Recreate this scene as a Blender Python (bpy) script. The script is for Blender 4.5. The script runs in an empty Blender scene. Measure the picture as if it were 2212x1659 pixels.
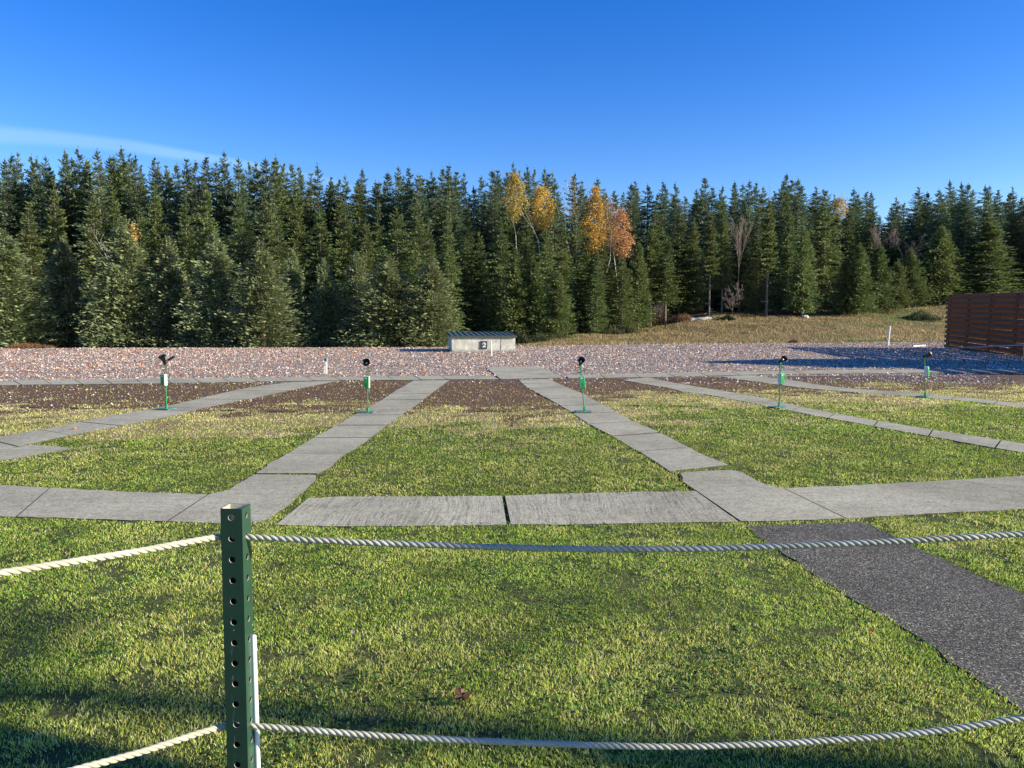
import bpy, math, random
import numpy as np
from mathutils import Vector, Matrix
R = math.radians
sc = bpy.context.scene
# ------------------------------------------------------------------ camera
CAM_H = 1.6; PITCH = R(4.8); FPX = 1662.0; CX, CY = 1106.0, 829.5
cd = bpy.data.cameras.new("camera"); cam = bpy.data.objects.new("camera", cd)
sc.collection.objects.link(cam); sc.camera = cam
cam.location = (0, 0, CAM_H); cam.rotation_euler = (R(90) - PITCH, 0, 0)
cd.sensor_width = 36; cd.lens = FPX / 2212 * 36; cd.clip_start = 0.05; cd.clip_end = 6000
# ------------------------------------------------------------------ light
SUN_EL = R(18.5); SH = Vector((-0.986, 0.165))        # where shadows fall on the ground
SUN_AZ = math.atan2(-SH.x, -SH.y)                       # clockwise from +Y
sd = Vector((-SH.x * math.cos(SUN_EL), -SH.y * math.cos(SUN_EL), math.sin(SUN_EL)))
sl = bpy.data.lights.new("sun", 'SUN'); sun = bpy.data.objects.new("sun", sl)
sc.collection.objects.link(sun)
sl.energy = 4.6; sl.angle = R(0.5); sl.color = (1.0, 0.925, 0.72)
sun.rotation_euler = sd.to_track_quat('Z', 'Y').to_euler()
w = bpy.data.worlds.new("World"); sc.world = w; w.use_nodes = True
nt = w.node_tree; nt.nodes.clear()
N = nt.nodes.new; L = nt.links.new
wo = N('ShaderNodeOutputWorld'); bg = N('ShaderNodeBackground'); sky = N('ShaderNodeTexSky')
sky.sky_type = 'NISHITA'; sky.sun_disc = False; sky.sun_elevation = SUN_EL; sky.sun_rotation = SUN_AZ
sky.altitude = 300; sky.air_density = 1.0; sky.dust_density = 0.2; sky.ozone_density = 3.0
bg.inputs[1].default_value = 0.10
hs = N('ShaderNodeHueSaturation'); hs.inputs['Saturation'].default_value = 1.385; hs.inputs['Value'].default_value = 1.05
hs.inputs['Hue'].default_value = 0.522
# thin contrail in the real sky: a band of direction space, soft and noisy
tc = N('ShaderNodeTexCoord'); sx = N('ShaderNodeSeparateXYZ'); L(tc.outputs['Generated'], sx.inputs[0])
def M(op, a, b=None, c=None, clamp=False):
    n = N('ShaderNodeMath'); n.operation = op; n.use_clamp = clamp
    for i, v in enumerate((a, b, c)):
        if v is None: continue
        if isinstance(v, (int, float)): n.inputs[i].default_value = v
        else: L(v, n.inputs[i])
    return n.outputs[0]
u = M('DIVIDE', sx.outputs[0], sx.outputs[1]); v = M('DIVIDE', sx.outputs[2], sx.outputs[1])
cn = N('ShaderNodeTexNoise'); cn.inputs['Scale'].default_value = 9; cn.inputs['Detail'].default_value = 6
mp = N('ShaderNodeMapping'); mp.inputs['Scale'].default_value = (1, 1, 3.0); L(tc.outputs['Generated'], mp.inputs[0]); L(mp.outputs[0], cn.inputs[0])
# centre line: at u=-0.665 v=0.222 ; at u=-0.30 v=0.177
up = M('ADD', u, 0.65)
line = M('SUBTRACT', 0.234, M('ADD', M('MULTIPLY', up, 0.062), M('MULTIPLY', M('MULTIPLY', up, up), 0.19)))
dist = M('ABSOLUTE', M('SUBTRACT', M('ADD', v, M('MULTIPLY', M('SUBTRACT', cn.outputs[0], 0.5), 0.006)), line))
width = M('MAXIMUM', M('SUBTRACT', 0.014, M('MULTIPLY', up, 0.022)), 0.004)
band = M('SUBTRACT', 1.0, M('DIVIDE', dist, width), clamp=True)
band = M('MULTIPLY', band, 1.6, clamp=True)
fade = M('MULTIPLY', M('SUBTRACT', -0.12, u), 5.0, clamp=True)
band = M('MULTIPLY', M('MULTIPLY', band, fade), M('GREATER_THAN', sx.outputs[1], 0.05))
band = M('MULTIPLY', band, M('MULTIPLY_ADD', cn.outputs[0], 0.9, 0.45), clamp=True)
mx = N('ShaderNodeMix'); mx.data_type = 'RGBA'; mx.inputs['B'].default_value = (1.7, 3.1, 4.9, 1)
L(M('MULTIPLY', band, 0.6), mx.inputs['Factor'])
L(sky.outputs[0], hs.inputs['Color']); L(hs.outputs[0], mx.inputs['A']); L(mx.outputs['Result'], bg.inputs[0]); L(bg.outputs[0], wo.inputs[0])
sc.view_settings.view_transform = 'Standard'; sc.view_settings.look = 'None'
sc.view_settings.gamma = 1; sc.view_settings.exposure = 1.15
try: sc.view_settings.use_curve_mapping = False
except Exception: pass
sc.cycles.max_bounces = 6; sc.cycles.transparent_max_bounces = 8

# ------------------------------------------------------------------ helpers
fw = Vector((0, math.cos(PITCH), -math.sin(PITCH))); upv = Vector((0, math.sin(PITCH), math.cos(PITCH)))
def ray(px, py):
    return fw + Vector((1, 0, 0)) * ((px - CX) / FPX) + upv * ((CY - py) / FPX)
def gp(px, py, z=0.0):                       # photo point -> point on the ground
    d = ray(px, py); t = (z - CAM_H) / d.z
    return Vector((d.x * t, d.y * t, z))
def at(px, py, depth):                       # photo point at an axis depth
    d = ray(px, py) * depth
    return Vector((d.x, d.y, d.z + CAM_H))
def aty(px, py, Y):                          # photo point at world y = Y
    d = ray(px, py); t = Y / d.y
    return Vector((d.x * t, Y, CAM_H + d.z * t))
def tag(o, label=None, cat=None, group=None, kind=None):
    if label: o['label'] = label
    if cat: o['category'] = cat
    if group: o['group'] = group
    if kind: o['kind'] = kind
    return o
def empty(name, loc, rot=(0, 0, 0)):
    o = bpy.data.objects.new(name, None); sc.collection.objects.link(o)
    o.location = loc; o.rotation_euler = rot; o.empty_display_size = 0.1
    return o
def link(name, me, mats, parent=None):
    if not isinstance(mats, (list, tuple)): mats = [mats]
    for m in mats: me.materials.append(m)
    o = bpy.data.objects.new(name, me); sc.collection.objects.link(o)
    if parent: o.parent = parent
    return o
def np_mesh(name, V, F, col=None, smooth=False, attrs=None):
    me = bpy.data.meshes.new(name)
    V = np.asarray(V, dtype=np.float32); F = np.asarray(F, dtype=np.int32)
    k = F.shape[1]
    me.vertices.add(len(V)); me.vertices.foreach_set('co', V.ravel())
    me.loops.add(F.size); me.loops.foreach_set('vertex_index', F.ravel())
    me.polygons.add(len(F)); me.polygons.foreach_set('loop_start', np.arange(0, F.size, k, dtype=np.int32))
    me.polygons.foreach_set('loop_total', np.full(len(F), k, dtype=np.int32))
    if smooth: me.polygons.foreach_set('use_smooth', np.ones(len(F), dtype=bool))
    me.update(calc_edges=True)
    ex = dict(attrs or {})
    if col is not None: ex['Col'] = col
    for an, a in ex.items():
        a = np.asarray(a, dtype=np.float32)
        if a.shape[1] == 3: a = np.concatenate([a, np.ones((len(a), 1), np.float32)], 1)
        ca = me.color_attributes.new(an, 'FLOAT_COLOR', 'POINT'); ca.data.foreach_set('color', a.ravel())
    me.validate(); return me
class MB:
    def __init__(s): s.v = []; s.f = []; s.m = []; s.sm = []
    def add(s, vs, fs, mi=0, smooth=False):
        b = len(s.v); s.v += [tuple(v) for v in vs]
        for f in fs: s.f.append(tuple(i + b for i in f)); s.m.append(mi); s.sm.append(smooth)
    def box(s, c, d, rot=None, mi=0, bev=0.0):
        x, y, z = d[0] / 2, d[1] / 2, d[2] / 2
        if bev > 0:
            b = min(bev, x * .9, y * .9, z * .9); vs = []; 
            for sx_ in (-1, 1):
                for sy_ in (-1, 1):
                    for sz_ in (-1, 1):
                        vs += [(sx_ * x, sy_ * (y - b), sz_ * (z - b)), (sx_ * (x - b), sy_ * y, sz_ * (z - b)), (sx_ * (x - b), sy_ * (y - b), sz_ * z)]
            def I(a, b_, c_, k): return ((a > 0) * 4 + (b_ > 0) * 2 + (c_ > 0)) * 3 + k
            fs = []
            for q in (-1, 1):
                fs.append([I(q, -1, -1, 0), I(q, 1, -1, 0), I(q, 1, 1, 0), I(q, -1, 1, 0)][::q])
                fs.append([I(-1, q, -1, 1), I(-1, q, 1, 1), I(1, q, 1, 1), I(1, q, -1, 1)][::q])
                fs.append([I(-1, -1, q, 2), I(1, -1, q, 2), I(1, 1, q, 2), I(-1, 1, q, 2)][::q])
            for a in (-1, 1):
                for b_ in (-1, 1):
                    fs.append([I(a, b_, -1, 0), I(a, b_, 1, 0), I(a, b_, 1, 1), I(a, b_, -1, 1)])
                    fs.append([I(a, -1, b_, 0), I(a, 1, b_, 0), I(a, 1, b_, 2), I(a, -1, b_, 2)])
                    fs.append([I(-1, a, b_, 1), I(1, a, b_, 1), I(1, a, b_, 2), I(-1, a, b_, 2)])
                    for c_ in (-1, 1): fs.append([I(a, b_, c_, 0), I(a, b_, c_, 1), I(a, b_, c_, 2)])
        else:
            vs = [(-x, -y, -z), (x, -y, -z), (x, y, -z), (-x, y, -z), (-x, -y, z), (x, -y, z), (x, y, z), (-x, y, z)]
            fs = [(0, 3, 2, 1), (4, 5, 6, 7), (0, 1, 5, 4), (1, 2, 6, 5), (2, 3, 7, 6), (3, 0, 4, 7)]
        if rot is not None: vs = [rot @ Vector(v) for v in vs]
        s.add([Vector(v) + Vector(c) for v in vs], fs, mi)
    def tube(s, pts, r, n=8, mi=0, cap=True, smooth=True):
        pts = [Vector(p) for p in pts]; k = len(pts)
        rs = r if isinstance(r, (list, tuple)) else [r] * k
        vs = []; prev = None
        for i, p in enumerate(pts):
            t = (pts[min(i + 1, k - 1)] - pts[max(i - 1, 0)]).normalized()
            if prev is None: a = t.orthogonal().normalized()
            else: a = (prev - t * prev.dot(t)).normalized()
            prev = a; b = t.cross(a)
            for j in range(n):
                th = 2 * math.pi * j / n; vs.append(p + (a * math.cos(th) + b * math.sin(th)) * rs[i])
        fs = [(i * n + j, i * n + (j + 1) % n, (i + 1) * n + (j + 1) % n, (i + 1) * n + j) for i in range(k - 1) for j in range(n)]
        s.add(vs, fs, mi, smooth)
        if cap: s.add(vs[:n], [tuple(range(n))[::-1]], mi); s.add(vs[-n:], [tuple(range(n))], mi)
    def lathe(s, prof, n=24, rot=None, org=(0, 0, 0), mi=0):
        vs = [(r * math.cos(2 * math.pi * j / n), r * math.sin(2 * math.pi * j / n), z) for r, z in prof for j in range(n)]
        if rot is not None: vs = [rot @ Vector(v) for v in vs]
        vs = [Vector(v) + Vector(org) for v in vs]
        s.add(vs, [(i * n + j, i * n + (j + 1) % n, (i + 1) * n + (j + 1) % n, (i + 1) * n + j) for i in range(len(prof) - 1) for j in range(n)], mi, True)
    def build(s, name, mats, parent=None, loc=None):
        me = bpy.data.meshes.new(name); me.from_pydata(s.v, [], s.f)
        me.polygons.foreach_set('material_index', s.m); me.polygons.foreach_set('use_smooth', s.sm)
        me.update(); o = link(name, me, mats, parent)
        if loc is not None: o.location = loc
        return o
rng = np.random.default_rng(7)
def _h(ix, iy, seed):
    n = (ix.astype(np.int64) * 374761393 + iy.astype(np.int64) * 668265263 + seed * 982451653) & 0xffffffff
    n = ((n ^ (n >> 13)) * 1274126177) & 0xffffffff
    return ((n ^ (n >> 16)) & 0xffff) / 65535.0
def vnoise(x, y, seed=0):
    x = np.asarray(x, float); y = np.asarray(y, float)
    ix = np.floor(x); iy = np.floor(y); fx = x - ix; fy = y - iy
    fx = fx * fx * (3 - 2 * fx); fy = fy * fy * (3 - 2 * fy)
    a = _h(ix, iy, seed); b = _h(ix + 1, iy, seed); c = _h(ix, iy + 1, seed); d = _h(ix + 1, iy + 1, seed)
    return (a * (1 - fx) + b * fx) * (1 - fy) + (c * (1 - fx) + d * fx) * fy
def fbm(x, y, seed=0, o=4):
    s = 0; a = .5; t = 0
    for i in range(o): s = s + a * vnoise(x * 2 ** i, y * 2 ** i, seed + i * 17); t += a; a *= .55
    return s / t
def sstep(a, b, x):
    t = np.clip((np.asarray(x, float) - a) / (b - a), 0, 1); return t * t * (3 - 2 * t)
def in_poly(x, y, poly):
    inside = np.zeros(len(x), bool); n = len(poly)
    for i in range(n):
        x1, y1 = poly[i][:2]; x2, y2 = poly[(i + 1) % n][:2]
        if y1 == y2: continue
        c = ((y1 > y) != (y2 > y)) & (x < (x2 - x1) * (y - y1) / (y2 - y1) + x1)
        inside ^= c
    return inside

# ------------------------------------------------------------------ materials
def mat(name, col=(.5, .5, .5), rough=.7, metal=0.0, spec=None):
    m = bpy.data.materials.new(name); m.use_nodes = True; b = m.node_tree.nodes['Principled BSDF']
    b.inputs['Base Color'].default_value = (*col, 1); b.inputs['Roughness'].default_value = rough; b.inputs['Metallic'].default_value = metal
    if spec is not None: b.inputs['Specular IOR Level'].default_value = spec
    return m
class NT:
    def __init__(s, m): s.t = m.node_tree; s.b = s.t.nodes['Principled BSDF']
    def n(s, ty, **kw):
        x = s.t.nodes.new(ty)
        for k, v in kw.items(): setattr(x, k, v)
        return x
    def l(s, a, b): s.t.links.new(a, b)
    def coord(s, scale=(1, 1, 1), kind='Object'):
        c = s.n('ShaderNodeTexCoord'); m = s.n('ShaderNodeMapping'); m.inputs['Scale'].default_value = scale
        s.l(c.outputs[kind], m.inputs[0]); return m.outputs[0]
    def noise(s, vec, scale, detail=4, rough=.55, out=0, dist=0):
        x = s.n('ShaderNodeTexNoise'); x.inputs['Scale'].default_value = scale; x.inputs['Detail'].default_value = detail
        x.inputs['Roughness'].default_value = rough; x.inputs['Distortion'].default_value = dist
        if vec is not None: s.l(vec, x.inputs['Vector'])
        return x.outputs[out]
    def ramp(s, fac, stops, interp='LINEAR'):
        x = s.n('ShaderNodeValToRGB'); x.color_ramp.interpolation = interp; e = x.color_ramp.elements
        while len(e) < len(stops): e.new(1)
        for i, (p, c) in enumerate(stops):
            e[i].position = p; e[i].color = (*c, 1) if len(c) == 3 else c
        s.l(fac, x.inputs[0]); return x.outputs[0]
    def mix(s, f, a, b, mode='MIX'):
        x = s.n('ShaderNodeMix', data_type='RGBA', blend_type=mode)
        for i, v in (('Factor', f), ('A', a), ('B', b)):
            if isinstance(v, (int, float)): x.inputs[i].default_value = v
            elif isinstance(v, tuple): x.inputs[i].default_value = (*v, 1)
            else: s.l(v, x.inputs[i])
        return x.outputs['Result']
    def math(s, op, a, b=None, clamp=False):
        x = s.n('ShaderNodeMath', operation=op, use_clamp=clamp)
        for i, v in enumerate((a, b)):
            if v is None: continue
            if isinstance(v, (int, float)): x.inputs[i].default_value = v
            else: s.l(v, x.inputs[i])
        return x.outputs[0]
    def attr(s, name):
        x = s.n('ShaderNodeAttribute', attribute_name=name); return x
    def bump(s, h, strength=.3, dist=.01):
        x = s.n('ShaderNodeBump'); x.inputs['Strength'].default_value = strength; x.inputs['Distance'].default_value = dist
        s.l(h, x.inputs['Height']); s.l(x.outputs[0], s.b.inputs['Normal'])
    def base(s, c): s.l(c, s.b.inputs['Base Color'])
def speckled(name, c1, c2, scale=8, rough=.7, bump=.2, bd=.002, metal=0):
    m = mat(name, c1, rough, metal); t = NT(m); v = t.coord()
    f = t.noise(v, scale, 6, .65); t.base(t.ramp(f, [(.35, c1), (.65, c2)])); t.bump(f, bump, bd); return m

# ground: masks in vertex attributes, detail in the nodes
def ground_material():
    m = mat('ground_surface', (.1, .1, .05), .95, 0, .15); t = NT(m); v = t.coord()
    z1 = t.attr('zone'); z2 = t.attr('zone2')
    s1 = t.n('ShaderNodeSeparateColor'); t.l(z1.outputs[0], s1.inputs[0]); s2 = t.n('ShaderNodeSeparateColor'); t.l(z2.outputs[0], s2.inputs[0])
    n_f = t.noise(v, 45, 5, .7); n_m = t.noise(v, 3.2, 5, .6); n_b = t.noise(v, .45, 4, .55)
    grass = t.mix(t.ramp(n_m, [(.38, (0, 0, 0)), (.62, (1, 1, 1))]), (.07, .10, .024), (.15, .165, .05))
    grass = t.mix(t.ramp(n_f, [(.4, (0, 0, 0)), (.6, (1, 1, 1))]), grass, (.045, .05, .02))
    straw = t.mix(t.ramp(n_f, [(.4, (0, 0, 0)), (.62, (1, 1, 1))]), (.42, .33, .17), (.15, .11, .06))
    soil = t.mix(t.ramp(n_f, [(.42, (0, 0, 0)), (.6, (1, 1, 1))]), (.18, .105, .065), (.075, .048, .032))
    vo = t.n('ShaderNodeTexVoronoi'); vo.inputs['Scale'].default_value = 21; t.l(v, vo.inputs['Vector'])
    sp = t.n('ShaderNodeSeparateColor'); t.l(vo.outputs['Color'], sp.inputs[0])
    deb = t.ramp(sp.outputs[0], [(0, (.03, .028, .03)), (.2, (.12, .10, .10)), (.34, (.30, .25, .25)), (.5, (.45, .33, .25)), (.62, (.28, .24, .22)),
                                 (.75, (.62, .56, .46)), (.87, (.56, .34, .20)), (.95, (.58, .52, .46))], 'CONSTANT')
    deb = t.mix(.55, deb, t.ramp(sp.outputs[1], [(0, (.19, .145, .10)), (1, (.53, .43, .31))]))
    bank = t.mix(t.ramp(n_m, [(.36, (0, 0, 0)), (.64, (1, 1, 1))]), (.15, .11, .05), (.31, .235, .115))
    bank = t.mix(t.ramp(n_b, [(.5, (0, 0, 0)), (.7, (1, 1, 1))]), bank, (.13, .12, .04))
    bank = t.mix(t.ramp(t.noise(v, 9, 4, .7), [(.35, (.55, .55, .55)), (.65, (1.15, 1.15, 1.15))]), (0, 0, 0), bank)
    forest = t.mix(n_m, (.05, .03, .018), (.17, .09, .05))
    def edge(a, k=.35):      # a mask broken up by noise
        q = t.math('ADD', a, t.math('MULTIPLY', t.math('SUBTRACT', n_m, .5), k * 2)); return t.ramp(q, [(.42, (0, 0, 0)), (.58, (1, 1, 1))])
    c = t.mix(edge(s2.outputs[1]), grass, straw); c = t.mix(edge(s1.outputs[0]), c, soil)
    deb = t.mix(.8, deb, t.ramp(t.noise(t.coord((.35, 1, 1)), 1.1, 5, .65), [(.32, (.55, .50, .48)), (.5, (1, 1, 1)), (.7, (1.12, 1.08, 1.05))]), 'MULTIPLY'); c = t.mix(s1.outputs[1], c, deb); c = t.mix(s1.outputs[2], c, bank); c = t.mix(edge(s2.outputs[0], .5), c, forest)
    t.base(c)
    h = t.mix(s1.outputs[1], t.noise(v, 60, 4, .7), vo.outputs['Distance']); t.bump(h, .8, .02); return m
def grass_material(name, tr=.5):
    m = mat(name, (.1, .2, .05), .55, 0, .25); t = NT(m); a = t.attr('Col'); t.base(a.outputs[0])
    d = t.n('ShaderNodeBsdfTranslucent'); t.l(a.outputs[0], d.inputs[0]); mxs = t.n('ShaderNodeMixShader'); mxs.inputs[0].default_value = tr
    o = t.t.nodes['Material Output']; t.l(t.b.outputs[0], mxs.inputs[1]); t.l(d.outputs[0], mxs.inputs[2]); t.l(mxs.outputs[0], o.inputs[0]); return m
def concrete_material(name, broom):
    m = mat(name, (.4, .39, .36), .9, 0, .2); t = NT(m); v = t.coord()
    n1 = t.noise(v, 1.1, 5, .6); n2 = t.noise(v, 42, 5, .85); n3 = t.noise(v, 9, 5, .7)
    c = t.ramp(n1, [(.3, (.37, .342, .255)), (.7, (.50, .465, .345))])
    c = t.mix(.95, c, t.ramp(n2, [(.32, (.30, .29, .28)), (.5, (.95, .94, .92)), (.7, (1.35, 1.35, 1.33))]), 'MULTIPLY')
    c = t.mix(.5, c, t.ramp(n3, [(.3, (.62, .61, .6)), (.55, (1.05, 1.05, 1.05))]), 'MULTIPLY')
    c = t.mix(.8, c, t.ramp(t.noise(v, .5, 6, .7, dist=.5), [(.36, (.74, .73, .70)), (.5, (1, 1, 1)), (.64, (1.1, 1.1, 1.08))]), 'MULTIPLY')
    spots = t.ramp(t.noise(v, 5, 2, .5), [(.66, (0, 0, 0)), (.74, (1, 1, 1))]); c = t.mix(t.math('MULTIPLY', spots, .35), c, (.12, .12, .11))
    if broom:
        vd = t.n('ShaderNodeVectorMath', operation='ADD'); nz = t.noise(v, .9, 3, .5, 1); ml = t.n('ShaderNodeVectorMath', operation='SCALE'); ml.inputs['Scale'].default_value = .22
        t.l(nz, ml.inputs[0]); t.l(v, vd.inputs[0]); t.l(ml.outputs[0], vd.inputs[1])
        mp_ = t.n('ShaderNodeMapping'); mp_.inputs['Scale'].default_value = (1, .015, 1); t.l(vd.outputs[0], mp_.inputs[0])
        st = t.noise(mp_.outputs[0], 42, 3, .75)
        c = t.mix(.6, c, t.ramp(st, [(.36, (.42, .41, .39)), (.5, (1, 1, 1)), (.68, (1.2, 1.2, 1.2))]), 'MULTIPLY')
        st2 = t.math('ADD', t.math('MULTIPLY', st, 1.6), t.math('MULTIPLY', n2, .5)); t.bump(st2, .5, .004)
    else:
        mp_ = t.n('ShaderNodeMapping'); mp_.inputs['Scale'].default_value = (.03, 1, 1); t.l(v, mp_.inputs[0])
        st = t.noise(mp_.outputs[0], 38, 3, .7); c = t.mix(.3, c, t.ramp(st, [(.36, (.55, .55, .54)), (.55, (1, 1, 1)), (.7, (1.12, 1.12, 1.12))]), 'MULTIPLY')
        t.bump(t.math('ADD', n2, st), .4, .004)
    t.base(c); return m
def asphalt_material():
    m = mat('asphalt', (.05, .05, .05), .85, 0, .3); t = NT(m); v = t.coord()
    vo = t.n('ShaderNodeTexVoronoi'); vo.inputs['Scale'].default_value = 150; t.l(v, vo.inputs['Vector']); sp = t.n('ShaderNodeSeparateColor'); t.l(vo.outputs['Color'], sp.inputs[0])
    c = t.ramp(sp.outputs[0], [(0, (.045, .042, .036)), (.5, (.115, .105, .086)), (.78, (.21, .19, .155)), (.93, (.40, .36, .29))], 'CONSTANT')
    c = t.mix(.8, c, t.ramp(t.noise(v, 1.5, 6, .7, dist=.6), [(.3, (.62, .60, .56)), (.7, (1.35, 1.33, 1.28))]), 'MULTIPLY'); t.base(c)
    t.bump(t.math('ADD', sp.outputs[0], t.noise(v, 90, 3, .7)), .9, .006); return m
def needle_material(name, c1, c2, sat=1.0, h0=.478):
    m = mat(name, c1, .6, 0, .25); t = NT(m); a = t.attr('Col'); oi = t.n('ShaderNodeObjectInfo')
    c = t.mix(a.outputs[0], c1, c2); 
    h = t.n('ShaderNodeHueSaturation'); t.l(c, h.inputs['Color'])
    t.l(t.math('ADD', h0, t.math('MULTIPLY', oi.outputs['Random'], .03)), h.inputs['Hue']); h.inputs['Saturation'].default_value = sat
    q = t.math('FRACT', t.math('MULTIPLY', oi.outputs['Random'], 7.31)); t.l(t.math('ADD', .84, t.math('MULTIPLY', q, .4)), h.inputs['Value'])
    t.base(h.outputs[0])
    d = t.n('ShaderNodeBsdfTranslucent'); t.l(h.outputs[0], d.inputs[0]); mxs = t.n('ShaderNodeMixShader'); mxs.inputs[0].default_value = .3
    o = t.t.nodes['Material Output']; t.l(t.b.outputs[0], mxs.inputs[1]); t.l(d.outputs[0], mxs.inputs[2]); t.l(mxs.outputs[0], o.inputs[0]); return m
MG = ground_material(); MBL = grass_material('grass_blades'); MCON = concrete_material('concrete', False); MBROOM = concrete_material('broomed_concrete', True)
MASP = asphalt_material(); MSH = grass_material('target_shards', .0)
MFIR = needle_material('fir_needles', (.055, .088, .026), (.20, .245, .085)); MSPR = needle_material('spruce_needles', (.085, .120, .048), (.27, .315, .135), .95)
MDIS = needle_material('distant_fir_needles', (.058, .095, .048), (.175, .235, .115), .92)
MLEAF = {}
for k_, (a_, b_) in {'yellow': ((.34, .26, .06), (.52, .41, .12)), 'orange': ((.46, .25, .05), (.70, .43, .14)), 'rust': ((.38, .20, .08), (.60, .34, .16)), 'broom': ((.035, .05, .015), (.11, .12, .045)), 'fern': ((.10, .045, .022), (.26, .13, .07))}.items():
    MLEAF[k_] = needle_material(k_ + '_leaves', a_, b_, 1.0, .495)
MBARK = speckled('conifer_bark', (.10, .075, .055), (.26, .21, .16), 14, .9, .5, .02)
MBIRCH = speckled('pale_bark', (.30, .27, .23), (.62, .58, .52), 9, .85, .3, .01)
MTWIG = speckled('bare_twigs', (.16, .12, .10), (.30, .23, .20), 12, .9)

# ------------------------------------------------------------------ ground
GX = [-60, -29, -5.5, 0, 12, 31, 60]; GY = [43, 43, 44.3, 46, 51, 55, 58]
FX = [-60, -3, 3, 9, 17.7, 25.6, 34, 42, 60]; FY = [50, 50, 58, 62, 68, 68, 72, 76, 80]
RX = [-60, -3, 3, 9, 17.7, 25.6, 34, 42, 60]; RZ = [-.9, -.7, .15, .5, 1.9, 1.95, 2.35, 2.95, 3.4]
def terrain(x, y):
    x = np.asarray(x, float); y = np.asarray(y, float)
    g = np.interp(x, GX, GY); f = np.interp(x, FX, FY); r = np.interp(x, RX, RZ)
    z = r * sstep(0, 1, (y - g) / (f - g))
    z = z + np.clip(y - f, 0, 60) * .06 + sstep(1, 8, y - g) * (fbm(x * .35, y * .35, 5) - .5) * .5
    return z
def soil_at(x, y):
    return np.interp(x, [-12, -8, -4, 0, 2.5, 5, 9, 15, 25], [12.2, 12.8, 13.2, 13.2, 15.2, 16.4, 17.2, 18, 18.4])
def arc_y(x): return np.interp(x, [-30, -12.5, -1.3, 0.8, 8, 15, 40], [17, 19.0, 20.4, 20.6, 21.8, 23.0, 27])
def axis(stops):
    out = []
    for (a, b, d) in stops: out += list(np.arange(a, b, d))
    return np.array(out + [stops[-1][1]])
xs = axis([(-2500, -300, 200), (-300, -70, 10), (-70, -24, 1.2), (-24, 26, .3), (26, 70, 1.2), (70, 300, 10), (300, 2500, 200)])
ys = axis([(-300, -20, 20), (-20, 2, 1), (2, 26, .25), (26, 90, .8), (90, 300, 10), (300, 3000, 225)])
X, Y = np.meshgrid(xs, ys); x = X.ravel(); y = Y.ravel(); z = terrain(x, y)
z = z + np.where((y > 1) & (y < 43), (fbm(x * .8, y * .8, 3) - .5) * .012 - .004, 0)
n1 = (fbm(x * .55, y * .55, 11) - .5) * 5
sb = soil_at(x, y); n1 = n1 + (fbm(x * 1.7, y * 2.6, 12) - .5) * 6.5; S = sstep(-1.1, 1.5, y + n1 - sb); ST = sstep(-1.6, 1.0, y + n1 * .8 - (sb - 2.0))
g = np.interp(x, GX, GY); f = np.interp(x, FX, FY); G = sstep(-.2, .2, y - arc_y(x)); B = sstep(0, .6, y - g); Fo = sstep(-5, 3, y - f)
zone = np.stack([S, G, B], 1); zone2 = np.stack([Fo * 1.0, ST, y * 0], 1)
nx, ny = len(xs), len(ys); ii = np.arange((nx - 1) * (ny - 1)); r_, c_ = ii // (nx - 1), ii % (nx - 1); a_ = r_ * nx + c_
me = np_mesh('ground', np.stack([x, y, z], 1), np.stack([a_, a_ + 1, a_ + nx + 1, a_ + nx], 1), smooth=True, attrs={'zone': zone, 'zone2': zone2})
ground = tag(link('ground', me, MG), kind='structure')

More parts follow.
